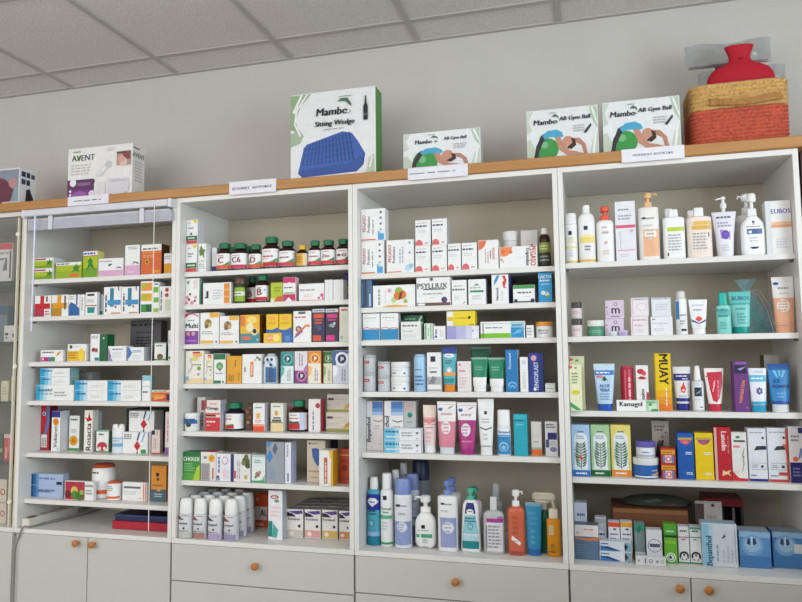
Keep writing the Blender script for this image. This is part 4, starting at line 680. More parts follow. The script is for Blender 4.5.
def trig(root, hw, h, ry):
    mb = MB(); m = mat('#dcd4c4', .4)
    mb.loft([(.70*h,.34*hw,.34*ry),(.80*h,.30*hw,.3*ry)], m, 2, 14)
    mb.box(-1.55*hw, -.3*ry, .84*h, 1.35*hw, .3*ry, .985*h, m, bev=.008)
    mb.box(-1.2*hw, -.26*ry, .79*h, .5*hw, .26*ry, .85*h, m, bev=.004)
    mb.build('spray_head', root, smooth=True)
    mb = MB(); mb.tube([(1.0*hw,0,.86*h),(1.15*hw,0,.76*h),(1.45*hw,0,.66*h)], .006, m, 8); mb.build('trigger', root, smooth=True)
L(s,537,553,492.6,'green spray bottle with cream trigger head, at back',[('body',[(0,.93),(.02,1),(.55,1),(.62,.8),(.67,.42),(.70,.38)],'#0c6444',())],name='spray_bottle',asp=.7,Y=.118,extra=trig)
bot(s,546.8,561,509.6,'amber lotion bottle with white cap','#d89018','#e4dcc8',[R(.18,.46,.5,.66,'#d8c89c'),G(.24,.48,.44,.64,2,'g',1),R(.1,.09,.6,.11,'#4c2c0c'),D(.4,.24,.16,'#a86c10',.7),G(.2,.12,.6,.2,2,'#a87010')],bh=.80,cw=.68,sh2=.05,asp=.7,n=2.8,yb=557,name='lotion_bottle')
# =====================================================================  RIGHT BAY
s = (4,1)
dt = lambda y: [R(.28,.56,.56,.64,'#202c58'),G(.3,.40,.8,.52,3,'#d0c458'),R(.05,.30,.95,.34,'#ecd890') ,G(.3,.12,.65,.28,3,'lg'),H(.02,.05,'#e0b848')]
bot(s,563.6,577.4,212.8,'white cylindrical bottle with navy square, cap as wide as body','w','w',dt(0),bh=.78,cw=.96,sh2=.01,asp=1,n=2)
bot(s,578.4,595.2,204.2,'white bottle with navy square and narrow cap','w','w',[R(.32,.56,.56,.63,'#202c58'),R(.08,.34,.95,.44,'#e8d478'),R(.2,.44,.95,.48,'#efe4b0'),G(.35,.20,.75,.30,2,'#707480'),H(.02,.055,'#e0b030')],bh=.86,cw=.44,sh2=.12,asp=.8)
pump(s,596.4,614.4,205.4,'white bottle with coral pump','#efeff0','#e0583c',[G(.3,.58,.6,.64,1,'#d8a0a8'),G(.3,.48,.75,.56,1,'#b8a8ac'),D(.5,.34,.1,'#d8b8bc'),G(.3,.12,.7,.22,2,'lp')],bh=.75,cw=.52,asp=.7,sdir=1,sl=.35)
B(s,615.4,636,201.2,'tall white box with two rose bands','#e4e4ec',[R(.02,.55,.98,.60,'#d85c74'),R(.06,.17,.94,.185,'#dc8ca0'),G(.15,.84,.75,.88,1,'#606c78'),G(.15,.68,.85,.78,2,'#a0a8b4'),R(.2,.19,.25,.5,'lg'),P([(.65,.47),(.9,.5),(.8,.52)],'#c890a8'),G(.2,.06,.7,.12,2,'lg')],yb=None,dep=.05)
pump(s,638.2,659,192,'white pump bottle with peach panel','#ece9e6','#eab884',[R(.2,.05,.96,.45,'#eab48c'),D(.55,.38,.30,'#f2ece4',.9),G(.35,.3,.75,.46,3,'#c0a898'),R(.16,.60,.34,.63,'#283c74'),G(.36,.59,.8,.63,1),G(.2,.48,.7,.53,1,'lg')],bh=.79,cw=.38,sh2=.03,n=3.2,sdir=1,sl=.8)
sg = lambda c: [R(.18,.55,.95,.63,c),G(.2,.15,.85,.5,6,'#a8acb0'),R(.15,.06,.22,.12,'dg')]
bot(s,662.8,684.8,208.8,'white flat bottle with lime stripe','#eef0f0','w',sg('#bcd038'),bh=.85,cw=.46,sh2=.05,asp=.5,n=3.4)
bot(s,660.5,678,208.2,'white bottle half hidden behind lime-striped bottle','#dcdedc','#e4e4e4',[],bh=.84,cw=.5,sh2=.05,asp=.5,n=3.4,Y=.115)
bot(s,686.6,711.6,206.8,'milky peach flat bottle with amber stripe','#efe0d6','w',sg('#e0b050')[:2]+[R(.25,.64,.95,.72,'#e4bc68'),G(.8,.4,.9,.5,1,'k',1)],bh=.83,cw=.42,sh2=.05,asp=.5,n=3.4)
bot(s,683.6,700,210,'white-capped bottle behind amber-striped bottle','#dcd8d2','#e8e4e0',[],bh=.84,cw=.5,sh2=.05,asp=.5,n=3.4,Y=.12)
def tp(root, hw, h, ry):
    mb = MB(); m = mat('w', .35); r = .26*hw
    mb.loft([(.745*h, r*.6, r*.6), (.80*h, r*.6, r*.6), (.802*h, r, r), (.87*h, r*1.05, r*1.05), (.89*h, r*.8, r*.8), (.90*h, r*.5, r*.5), (.95*h, r*.5, r*.5), (.952*h, r*.8, r*.8), (.99*h, r*.75, r*.75), (h, r*.4, r*.4)], m, 2, 16)
    mb.tube([(0,0,.97*h), (-.35*hw,-.1*ry,.965*h), (-.62*hw,-.1*ry,.95*h)], .0028, m, 8)
    mb.build('pump_head', root, smooth=True)
L(s,711.6,736.6,195.2,'white and violet tube with pump on top',[('body',[(0,.62,.9),(.02,.64,1),(.35,.75,.9),(.72,1,.3),(.745,1,.14)],'#e6e4ee',[P([(.02,.30),(.98,.26),(.98,.40),(.02,.46)],'#a890d8'),D(.5,.355,.2,'#5c38a0'),D(.5,.355,.14,'#7858b4'),G(.15,.62,.85,.68,1,'#606470'),G(.15,.48,.8,.58,2,'#a8a4bc'),G(.25,.08,.75,.2,3,'lg')])],name='pump_bottle',asp=.6,n=2.2,extra=tp)
pump(s,739.8,764.6,192.6,'white oval pump soap bottle with navy label','#f0f2f4','w',[D(.5,.34,.40,'#f4f6f8',1.25),R(.44,.49,.56,.55,'#1c2848'),G(.2,.44,.8,.47,1,'#808890'),R(.22,.335,.85,.42,'#4c6898'),D(.35,.37,.07,'w'),G(.3,.2,.7,.3,2,'lg'),P([(.3,.13),(.7,.13),(.6,.10),(.4,.10)],'#1c2c4c')],
     bodyprof=[(0,.86),(.02,.96),(.1,1),(.42,1),(.51,.92),(.57,.70),(.61,.48),(.63,.42)],bh=.635,cw=.4,asp=.5,sdir=-1,sl=.75)
pump(s,735,759,193,'white pump bottle peeking out behind oval one','#e2e2e0','#e8e8e8',[],bh=.68,cw=.42,asp=.5,sdir=-1,sl=.7,Y=.12)
B(s,766,793,200.4,'white box with violet lettering and orange stripe','#e6e6e6',[Tx(.60,.80,.085,'EUBOS','#5848b0'),R(.22,.49,.99,.60,'#eab898'),R(.2,.50,.99,.545,'#e0a078'),R(.19,.0,.2,.99,'#c8ccd4'),G(.35,.1,.9,.3,4,'lg'),R(0,0,.18,.99,'#d8dce0')],dep=.05)
s = (4,2)
def clearpack(x0,x1,yt,label,on=None,Y=None):
    def case(root, hw, h, ry):
        mb = MB(); pm = mat('#dce4d8', .2, alpha=.07, spec=.25, var=.3, scale=80)
        mb.box(-1.42*hw, -ry*1.25, .0005, 1.42*hw, ry*1.25, h*1.0, pm, bev=.002); mb.build('clear_case', root)
    j = jar(s,x0,x1,yt,label,'#e8dcdc','#24221e',[R(.05,.15,.95,.55,'#e8d4d4'),G(.15,.3,.85,.45,2,'#b08890')],lh=.36,on=on,Y=Y,asp=.9,name='jar',extra=case)
    return j
a = clearpack(571.5,582.5,318.6,'lower of two stacked jars with black lids')
clearpack(571,582.2,302,'upper of two stacked jars with black lids',on=a,Y=.056)
jar(s,586.8,604.8,320.2,'green jar with ribbed white lid','#4c8c70','#e4e4e0',[G(.1,.2,.9,.4,2,'#80b8a0')],lh=.38)
b3 = lambda: [Tx(.55,.42,.30,'m','#403848'),D(.55,.78,.1,'#484050'),D(.55,.78,.07,'#d8c8dc'),R(.3,.1,.75,.14,'#585060'),D(.08,.62,.04,'dr'),G(.06,.2,.16,.5,1,'#a898b0',1)]
a = B(s,605.2,624.2,318.6,'lower of two stacked lilac boxes','#d4c4d8',b3(),side='#a89cb0',dep=.05,Y=.064)
B(s,605.2,624.2,300.2,'upper of two stacked lilac boxes','#d4c4d8',b3(),side='#a89cb0',on=a,dep=.05)
jar(s,610.4,617.4,331.4,'tiny pale mint tin in front of lilac boxes','#c8d8d4','#d4e4e0',[],lh=.4,Y=.038,asp=.35,name='tin')
jar(s,618,628,330.2,'tiny lavender tin in front of lilac boxes','#b0a0cc','#c4b8d8',[],lh=.4,Y=.038,asp=.3,name='tin')
wp = [R(.08,.06,.12,.95,'#e0909c'),G(.15,.74,.95,.88,1,'#d09098'),G(.2,.45,.85,.6,1,'#d8b0b8'),G(.25,.15,.8,.35,2,'lg')]
a = B(s,630.8,648.4,316.4,'lower of two stacked white and pink boxes','#e8e2e8',wp,dep=.05)
B(s,630.8,648.6,297.6,'upper of two stacked white and pink boxes','#e8e2e8',[D(.6,.5,.3,'#e0c0c8',.8),D(.6,.5,.25,'#ece4ea',.8),H(.86,.97,'lg'),G(.2,.87,.9,.95,1,'#888c98'),R(.08,.06,.12,.9,'#e8b0b8')],on=a,dep=.05)
wq = [G(.06,.8,.25,.9,1,'dr'),G(.1,.55,.9,.7,1,'lg'),G(.15,.2,.7,.4,2,'lg')]
a = B(s,650.8,672.8,316.4,'lower of two stacked plain white boxes','#e6e6ec',wq,dep=.05)
B(s,651.4,671,297.6,'upper of two stacked plain white boxes','#dfe2ea',[H(.9,.98,'lg'),G(.1,.9,.9,.97,1,'#8c94a4'),G(.2,.3,.85,.7,3,'lg')],on=a,dep=.05)
bot(s,675.4,687.2,291,'slim white bottle with blue side stripe','w','#d8d6d2',[R(.02,.35,.28,.82,'#4088c0'),G(.35,.42,.95,.47,1,'#5c6c80'),G(.3,.22,.75,.34,2),R(.4,.08,.85,.13,'k')],bh=.84,cw=.8,sh2=.06,asp=1,n=2)
tube(s,689,707.8,299.2,'white tube with red star and navy band','#eceef2','w',[P([(.02,.44),(.5,.32),(.98,.44),(.98,.37),(.5,.29),(.02,.37)],'#28407c'),D(.5,.44,.16,'#e05048'),D(.36,.44,.08,'#e05048'),D(.64,.44,.08,'#e05048'),G(.2,.66,.8,.74,1,'#8c94a8'),G(.15,.8,.85,.87,1,'#c0c4d4'),G(.3,.2,.7,.26,2,'lg')],ch=.17,bw=.72,cw=.7)
bot(s,716,730.8,292.6,'aqua bottle with turquoise cap','#84d0c8','#18b0a4',[R(.1,.45,.9,.58,'#50b0a8'),Tx(.4,.58,.06,'EUBOS','#186878'),G(.1,.40,.95,.46,1,'#1c6c74'),G(.2,.1,.7,.3,3,'#58a8a4')],bh=.70,cw=.6,sh2=.05,asp=.6,n=2.8)
tube(s,728.8,751.2,291,'aqua tube with blue lettering','#80ccc8','#0c9488',[H(.70,.97,'#60c0b8'),Tx(.55,.84,.09,'EUBOS','#1c4890'),D(.2,.82,.05,'#1c5898'),H(.685,.715,'#28a098'),G(.25,.55,.85,.62,1,'#408c90'),G(.3,.22,.8,.5,4,'#50a0a0')],ch=.16,bw=.82,cw=.78,crimp='#48b4ac',Y=.088)
# organza bag holding a leaning tube
def organza():
    p0 = at(744,333,.15); p1 = at(775,333,.15); zt = at(756,278.5,.17).z; zb = SHZ[s]+.0008
    xc, w_ = (p0.x+p1.x)/2, (p1.x-p0.x); h = zt-zb; root = empty('organza_bag', (xc, .20, zb+ZC))
    m = bpy.data.materials.new('organza'); m.use_nodes = True; nt = m.node_tree; bs = nt.nodes['Principled BSDF']
    bs.inputs['Base Color'].default_value = srgb('#a8dcec')+[1]; bs.inputs['Roughness'].default_value = .35
    wv = nt.nodes.new('ShaderNodeTexNoise'); wv.inputs['Scale'].default_value = 60; rp = nt.nodes.new('ShaderNodeMapRange')
    rp.inputs['To Min'].default_value = .2; rp.inputs['To Max'].default_value = .6
    tcd = nt.nodes.new('ShaderNodeTexCoord'); nt.links.new(tcd.outputs['Object'], wv.inputs['Vector']); nt.links.new(wv.outputs['Fac'], rp.inputs['Value']); nt.links.new(rp.outputs['Result'], bs.inputs['Alpha'])
    mb = MB(); seg = 32; rnd = random.Random(3); rings = []
    prof = [(0,.50,0),(.06,.56,0),(.3,.52,-.06),(.5,.44,-.12),(.68,.30,-.2),(.76,.14,-.26),(.80,.10,-.28),(.84,.15,-.28),(.93,.27,-.27),(1,.33,-.26)]
    b0 = 0
    for z, r, dx in prof:
        for i in range(seg):
            t = 2*math.pi*i/seg; k = 1+.10*math.sin(5*t+9*z)+.05*math.sin(11*t)
            mb.v.append((dx*w_+r*w_*k*math.sin(t), -r*w_*.55*k*math.cos(t), z*h))
    for j in range(len(prof)-1):
        for i in range(seg): q = (i+1) % seg; mb.face([j*seg+i, j*seg+q, (j+1)*seg+q, (j+1)*seg+i], m)
    mb.face(list(range(seg))[::-1], m); mb.build('pouch', root, smooth=True)
    mb = MB(); mr = mat('#c8dce4', .3)
    mb.tube([(-.28*w_+.1*w_*math.sin(t), -.07*w_*math.cos(t), .80*h) for t in [k*math.pi/6 for k in range(13)]], .0012, mr, 6)
    mb.tube([(-.22*w_,-.07*w_,.80*h),(.15*w_,-.2*w_,.78*h),(.42*w_,-.3*w_,.5*h),(.55*w_,-.33*w_,.1*h)], .0011, mr, 6)
    mb.tube([(-.22*w_,-.07*w_,.80*h),(.1*w_,-.22*w_,.70*h),(.34*w_,-.32*w_,.4*h),(.5*w_,-.36*w_,.02*h)], .0011, mr, 6)
    mb.build('drawstring', root, smooth=True)
    g = Info(); g.Yf, g.Y1, g.X0, g.X1, g.z0, g.z1, g.ob = .06, .15, xc-w_/2, xc+w_/2, zb, zt, root
    register(root, 'organza_bag', 'pale blue see-through organza gift bag tied at neck', 'bag', s, g)
    # tube inside
    r2 = empty('tube', (xc, .20, zb+ZC)); mb = MB(); mt = mat('#70dcd4', .35)
    a0, a1 = Vector((.24*w_, 0, .07*h)), Vector((-.26*w_, 0, .60*h)); d = (a1-a0)
    mb.tube([a0, a0+d*.25], .16*w_, mat('#0c9488', .35), 16); mb.build('cap', r2, smooth=True)
    mb = MB(); mb.tube([a0+d*.26, a0+d*.6, a1], .17*w_, mt, 16); mb.build('body', r2, smooth=True)
    g2 = Info(); g2.__dict__.update(g.__dict__); g2.ob = r2
    register(r2, 'tube', 'aqua tube leaning inside the organza bag', 'tube', s, g2)
organza()
tube(s,773.8,796.6,276.2,'large peach tube with blue oval and white top','#e4a888','#e0a484',[H(.62,.95,'#e6e4e2'),D(.18,.88,.13,'#1c50a0',.6),G(.25,.76,.85,.83,1,'#90949c'),G(.3,.68,.75,.72,1,'#c0b0a8'),D(.45,.48,.32,'#ecdcd0',1.0),G(.2,.38,.66,.58,4,'#c0a090'),H(.17,.175,'#c89070')],ch=.13,bw=.86,cw=.84,crimp='#e4e0dc')
s = (4,3)
al = [P([(.02,.02),(.35,.02),(.95,.02),(.02,.20)],'#4c9c70'),P([(.1,.01),(.55,.01),(.02,.1)],'#d8e8c8'),D(.5,.40,.34,'#d8cc38',.55),G(.2,.58,.75,.84,4,'#889078'),D(.55,.93,.12,'#48a058',.6),P([(.02,.9),(.3,.94),(.2,.98),(.02,.98)],'#d85858')]
B(s,568.4,582,364.6,'cream box with green base corner, in front of its twin','#e4e6c0',al,yb=411.3,dep=.035,side='#bcb890')
B(s,568,585,356.2,'taller cream box directly behind its twin','#dcdcb4',[D(.5,.92,.12,'#48a058',.6),P([(.02,.9),(.3,.94),(.02,.98)],'#d85858')],Y=.09,dep=.05,side='#a8a488')
tube(s,594,615.4,363.8,'white and blue tube with blue cap','#b8d4ec','#2858b4',[H(.86,.95,'#c0d8ec'),R(.02,.76,.98,.86,'#3878c0'),G(.1,.78,.9,.84,1,'w'),R(.1,.70,.4,.75,'#d87888'),P([(.3,.62),(.5,.74),(.7,.62),(.6,.66),(.5,.62),(.4,.66)],'#285040'),Tx(.5,.53,.07,'ALOE','#3868a8'),Tx(.5,.44,.07,'VERA','#3868a8'),G(.2,.22,.8,.38,3,'#78a0cc')],ch=.14,bw=.70,cw=.68,crimp='#c8dce8',yb=411)
bot(s,620.6,634,366.2,'crimson cylinder behind white sign','#b82c44','#c8405c',[R(.3,.05,.38,.95,'#d8687c'),G(.5,.2,.8,.8,1,'#e8b0b8',1)],bh=.95,cw=.94,sh2=.02,asp=1,n=2,yb=None,Y=.075,name='tin')
B(s,636.2,648.8,365.2,'white box with red rose','#ece8e8',[D(.4,.86,.3,'#c83040',.75),D(.65,.82,.2,'#d85060'),P([(.1,.7),(.4,.76),(.9,.72),(.6,.68)],'#b02838'),Tx(.5,.30,.3,'Losalen','#303440',90),R(.8,.0,.99,.4,'#c03048')],Y=.075,dep=.045)
B(s,616.6,659,400.2,'low white box lettered in black, green right end','#f0f0f0',[Tx(.34,.58,.55,'Kamagel','#202428'),R(.70,.0,.99,.99,'#a8d0a8'),R(.76,.1,.95,.7,'#d0e4c8'),R(.82,.0,.98,.2,'#30985c'),D(.8,.6,.04,'#58a868'),G(.72,.75,.95,.9,1,'#509060')],yb=411.3,Y=.018+.024,dep=.025)
B(s,655,671.6,353.4,'tall yellow box with black vertical capital letters','#e8c418',[H(.0,.12,'#e07828'),H(.12,.24,'#e49424'),H(.24,.36,'#e6ac1c'),Tx(.55,.72,.55,'MUAY','#202010',-90),G(.6,.08,.72,.45,1,'w',1),R(.0,.0,.05,.99,'#b89818')],Y=.072,dep=.04)
tube(s,673.2,691.4,366.8,'white tube with red flame and navy cap','#e4e4ea','#242c80',[R(.02,.68,.98,.84,'#242c80'),G(.15,.76,.95,.81,1,'w'),G(.5,.70,.9,.74,1,'w'),P([(.4,.42),(.62,.39),(.72,.48),(.62,.58),(.58,.66),(.48,.56),(.38,.52)],'#d84028'),D(.55,.46,.07,'w'),H(.20,.28,'#242c80'),H(.185,.20,'#d8d8e4'),G(.2,.3,.8,.35,1)],ch=.15,bw=.74,cw=.72,yb=410.5)
bot(s,691.6,703.8,365.8,'clear spray bottle with white cap, dark label','#d0d8dc','w',[R(.08,.04,.95,.54,'#e4e6e8'),R(.16,.32,.78,.52,'#20304c'),P([(.25,.36),(.6,.4),(.7,.46),(.4,.42)],'#80988c'),G(.2,.22,.7,.28,1,'lg'),R(.55,.07,.8,.09,'k')],bh=.68,cw=.55,sh2=.06,asp=.9,n=2.2,yb=411,capprof=[(.683,.58),(.72,.6),(.96,.42),(1,.38)],rough=.15)
tube(s,704.6,724.4,368.2,'white and red tube with red cap','#ece6e4','#c02c44',[P([(.12,.9),(.92,.92),(.96,.65),(.80,.3),(.6,.20),(.32,.24),(.2,.5)],'#c82840'),Tx(.45,.58,.13,'Hansaplast','#f0e0e0',78),G(.62,.32,.8,.8,1,'#e07888',1),G(.06,.78,.3,.84,1,'#c02c44')],ch=.16,bw=.66,cw=.64,yb=411.3)
B(s,733.4,748.8,361.4,'tall violet box with orange lettering','#6c3880',[R(.0,.0,.06,.99,'#3c1c3c'),R(.1,.76,.9,.93,'#241c40'),P([(.3,.85),(.9,.9),(.5,.82)],'#a898c8'),Tx(.55,.40,.22,'HANSATEN','#e89050',80),R(.2,.94,.9,.99,'#8858a0'),D(.85,.08,.06,'#a888b8')],yb=412,dep=.045)
tube(s,748.8,767.2,368.2,'white and cyan tube with navy snowflake','#e2e6f0','#2c98c0',[R(.02,.69,.98,.84,'#58b8d8'),G(.12,.73,.9,.8,1,'w'),P([(0.575,0.392),(0.575,0.568),(0.525,0.568),(0.525,0.392)],'#38408c'),P([(0.630,0.413),(0.470,0.413),(0.470,0.430),(0.630,0.430)],'#38408c'),P([(0.630,0.530),(0.470,0.530),(0.470,0.547),(0.630,0.547)],'#38408c'),P([(0.744,0.445),(0.381,0.533),(0.356,0.515),(0.719,0.427)],'#38408c'),P([(0.729,0.475),(0.649,0.417),(0.614,0.426),(0.694,0.484)],'#38408c'),P([(0.486,0.534),(0.406,0.476),(0.371,0.485),(0.451,0.543)],'#38408c'),P([(0.719,0.533),(0.356,0.445),(0.381,0.427),(0.744,0.515)],'#38408c'),P([(0.649,0.543),(0.729,0.485),(0.694,0.476),(0.614,0.534)],'#38408c'),P([(0.406,0.484),(0.486,0.426),(0.451,0.417),(0.371,0.475)],'#38408c'),D(.55,.48,.10,'#38408c'),D(.55,.48,.06,'#e2e6f0'),H(.17,.24,'#38a8c8'),G(.3,.9,.8,.93,1)],ch=.15,bw=.82,cw=.8,yb=412.3)
tube(s,768,791,363.8,'large blue gel tube with white cap','#2c84c4','#dce0e0',[R(.02,.88,.98,.95,'#1858a0'),P([(.2,.86),(.35,.72),(.42,.72),(.35,.86)],'#80c0e0'),P([(.8,.86),(.65,.72),(.58,.72),(.65,.86)],'#80c0e0'),P([(.46,.86),(.48,.74),(.54,.74),(.56,.86)],'#80c0e0'),Tx(.36,.64,.07,'ICE','#1c2c70'),Tx(.56,.53,.075,'POWER','#30306c'),R(.02,.17,.98,.23,'#1848a0'),G(.3,.28,.7,.42,2,'#78b0d8')],ch=.16,bw=.80,cw=.74,yb=412.5,crimp='#1c509c')
B(s,765,780,354.8,'plain grey box behind blue gel tube','#98968c',[G(.2,.5,.8,.7,1,'#888478')],Y=.13,dep=.06,side='#4c4840')
s = (4,4)
def herb(x0,x1,label,bg,base,pl,seed):
    rnd = random.Random(seed); q = [R(.14,.13,.86,.72,'#e4eaee'),D(.5,.72,.36,'#e4eaee'),H(.0,.12,base),G(.2,.03,.8,.09,1,'w'),G(.35,.84,.68,.89,1,'#506878'),G(.25,.72,.75,.80,2,'#808c98')]
    for k in range(9):
        t = k/8; y = .18+.42*t
        for sgn in (-1, 1):
            ln = .36*(1-.5*abs(t-.45)); q.append(P([(.5,y),(.5+sgn*ln*.55,y+.05),(.5+sgn*ln,y+.075+.02*rnd.random()),(.5+sgn*ln*.75,y+.025)],pl[k%2]))
    q.append(R(.485,.15,.515,.64,pl[1]))
    if seed == 1: q += [D(.45,.38,.09,'#d06848'),D(.56,.35,.06,'#c85040')]
    if seed == 2: q += [D(.7,.52,.06,'#a8b8c8'),D(.35,.45,.07,'#7888a0')]
    return B(s,x0,x1,424.8,label,bg,q,yb=476.5,dep=.06)
h1 = herb(571.2,590.2,'pale blue herbal box with leafy plant','#a4c4e4','#3870b8',('#4c7858','#2c5038'),1)
herb(590.9,610.2,'light green herbal box with leafy plant','#a4c898','#1c6438',('#506c5c','#4c7c38'),2)
herb(610.9,631.2,'pale yellow herbal box with leafy plant','#e4d478','#e08838',('#4c8058','#2c5c40'),3)
a = jar(s,632.8,659.4,458.8,'wide jar with blue label and white lid','#2c64b0','#e6e6e6',[R(.05,.05,.95,.12,'w'),P([(.62,.2),(.8,.25),(.97,.35),(.97,.2),(.8,.14)],'#d0a878'),G(.7,.36,.95,.44,1,'w')],lh=.34,yb=479)
jar(s,635.6,655.6,441.8,'smaller jar with violet lid on the wide one','#dcdee6','#6860b0',[G(.3,.3,.7,.42,1,'#404878'),H(.1,.2,'#b0b4cc'),G(.2,.12,.8,.18,1,'g')],lh=.36,on=a,Y=a.Yf+.006)
B(s,652.4,669.6,420.6,'grey box with figure picture, behind red packs','#a49c90',[P([(.1,.2),(.3,.6),(.7,.65),(.55,.4),(.8,.15),(.4,.3)],'#28284c'),D(.45,.6,.12,'#584858'),D(.75,.2,.14,'#c06840'),G(.15,.8,.8,.92,2,'#584c44'),D(.6,.7,.05,'dgr'),D(.8,.78,.05,'dgr')],Y=.137,dep=.05)
rp_ = [R(.02,.62,.98,.88,'#d8a030'),G(.1,.68,.9,.8,1,'#983018'),R(.12,.05,.88,.55,'#e0c8c4'),D(.5,.3,.2,'#d86878'),D(.5,.3,.1,'#f0e0e0'),R(.12,.05,.28,.55,'#707cac'),R(.72,.05,.88,.55,'#707cac')]
a = B(s,661.4,676,463.8,'lower of two small red and gold packs','#b83c28',rp_,yb=479.2,dep=.06,side='#8c1c1c')
B(s,660.8,675.6,448.2,'upper of two small red and gold packs','#b83c28',rp_,on=a,dep=.06,side='#8c1c1c')
wl = lambda c, e: [P([(.1,.87),(.9,.87),(.75,.78),(.5,.74),(.25,.78)],e),R(.06,.85,.94,.90,'#b0a050'),D(.5,.80,.16,c,.6),G(.5,.53,.95,.60,2,'w'),G(.5,.1,.95,.16,2,'w')]
B(s,677.6,694.2,433,'blue upright box with pink shell emblem','#2058a8',wl('#d87888','#d05068'),yb=479.5,dep=.05)
B(s,695.2,713.6,433,'yellow upright box with purple emblem','#e4c41c',wl('#c05080','#8c4878'),yb=480,dep=.05)
B(s,714.6,731.6,427.2,'red upright box with white vertical lettering','#b82430',[R(.0,.0,.16,.99,'#d8a8a0'),R(.16,.0,.2,.99,'#8c1820'),Tx(.58,.74,.3,'Lanolin','#f0d8d8',-90),P([(.4,.08),(.7,.12),(.95,.08),(.8,.14),(.95,.2),(.6,.16),(.45,.2)],'#e8c898'),G(.75,.5,.9,.9,1,'#d87078',1)],yb=480.5,dep=.05)
B(s,732,747.4,432.4,'white box with green branch and red corners','#e2e0dc',[P([(.0,.0),(.98,.0),(.98,.05),(.4,.06),(.15,.14),(.0,.2)],'#c82c38'),D(.42,.90,.15,'#2c7c5c',.6),R(.15,.8,.9,.84,'#484c50'),R(.1,.68,.55,.73,'#e08890'),P([(.6,.15),(.72,.35),(.66,.55),(.85,.7),(.74,.52),(.8,.35)],'#98a080'),D(.75,.5,.07,'#c87878'),G(.1,.15,.5,.22,1,'lp')],yb=481,dep=.05)
sh_ = [P([(.3,.58),(.45,.66),(.8,.67),(.98,.66),(.98,.60),(.6,.59)],'#3c3c34'),P([(.6,.66),(.98,.67),(.98,.60),(.8,.6)],'#282c54'),D(.82,.82,.07,'#30343c'),G(.1,.9,.9,.94,1),R(.15,.22,.96,.225,'dg'),R(.15,.34,.96,.345,'dg'),R(.15,.22,.16,.345,'dg'),R(.95,.22,.96,.345,'dg'),G(.2,.25,.5,.32,2,'g'),D(.72,.28,.08,'#385040'),G(.1,.09,.45,.13,1,'dg')]
B(s,748.4,767,428.4,'white box with dark insole drawing and navy base','#dcdfe6',sh_+[H(.0,.045,'#28307c')],yb=481.3,dep=.05)
B(s,767.8,788.4,428,'white box with dark insole drawing, red right edge','#dcdfe6',sh_+[R(.9,.0,.99,.99,'#c84830'),H(.0,.045,'#c04038'),P([(.9,.5),(.9,.7),(.7,.7),(.85,.62)],'#c86848'),R(.5,.12,.99,.18,'#c04830')],yb=482,dep=.05)
B(s,789.4,806,426.6,'white and navy box with orange disc at right end','#e2dce0',[H(.0,.36,'#2c2468'),D(.42,.42,.2,'#e06840'),R(.7,.88,.99,.98,'#302c70'),G(.15,.72,.8,.86,2,'#808490'),P([(.6,.4),(.8,.62),(.95,.6),(.8,.45)],'#7080b8'),G(.2,.1,.8,.28,3,'#8480b0')],yb=483,dep=.05)
# counter
s = (4,5)
B(s,573.8,599,524.8,'white and slate box with orange wave','#5c7894',[H(.66,.99,'#e4e0e0'),P([(.02,.64),(.5,.60),(.98,.66),(.98,.56),(.5,.54),(.02,.58)],'#d88040'),D(.12,.76,.06,'#c0b8b0'),G(.4,.82,.9,.9,1,'#d09078'),G(.55,.72,.9,.76,1,'lg'),G(.1,.15,.6,.45,4,'#6c88a4')],yb=559.5,dep=.05,top='#5c6c7c')
B(s,573.4,587.4,502.8,'tall white box behind slate box','#d4dcec',[G(.2,.72,.9,.82,1,'#607098'),G(.5,.25,.8,.7,2,'#8898b8',1),R(.1,.1,.4,.2,'#3c5c90')],Y=.13,dep=.05)
B(s,595.2,606.8,517.6,'white box with rounded blue print, behind flat pair','#ccd0dc',[D(.5,.55,.42,'#e4e8f0'),G(.1,.52,.95,.62,1,'#303c68'),H(.85,.98,'#a8a4a8'),G(.2,.2,.7,.4,2,'#90a0c0')],Y=.126,dep=.04,side='#485c8c')
ry_ = lambda c: [H(.86,.99,'#d85030'),G(.15,.62,.9,.7,1,'#485488'),G(.15,.42,.85,.58,2,'#808498'),H(.0,.16,c),D(.55,.8,.14,'#3c3c58',.6)]
B(s,608.6,620.2,522,'white box with red base, behind flat pair','#e2e2e6',ry_('#d85040'),Y=.112,dep=.04)
B(s,620.8,632.8,522,'white box with yellow base, behind flat pair','#e2e2e6',ry_('#d8b040')[1:]+[H(.86,.99,'#dca030')],Y=.112,dep=.04)
nz = [P([(.02,.02),(.02,.55),(.3,.42),(.6,.12),(.62,.02)],'#3c78b4'),P([(.02,.45),(.25,.5),(.55,.2),(.7,.05),(.45,.15)],'#1c3870'),G(.04,.62,.34,.88,1,'#30408c'),D(.72,.45,.08,'#e4e8ec'),R(.8,.05,.98,.95,'#80a8b8'),P([(.8,.05),(.9,.5),(.8,.95),(.78,.5)],'#303c48')]
a = B(s,599.6,631.8,551.6,'lower of two flat white and blue boxes with swoosh','#d8e0ea',nz,yb=561.8,dep=.04)
B(s,599.6,631.4,541.8,'upper of two flat white and blue boxes with swoosh','#d8e0ea',nz,on=a,dep=.04)
B(s,634.6,645.2,523.2,'teal and grey box with green diamond','#7c8c90',[H(.8,.99,'#3c8878'),P([(.15,.82),(.5,.95),(.7,.84),(.4,.72)],'#147858'),H(.0,.24,'#c8ccd0'),G(.2,.08,.9,.2,2,'#70787c')],Y=.095,dep=.04)
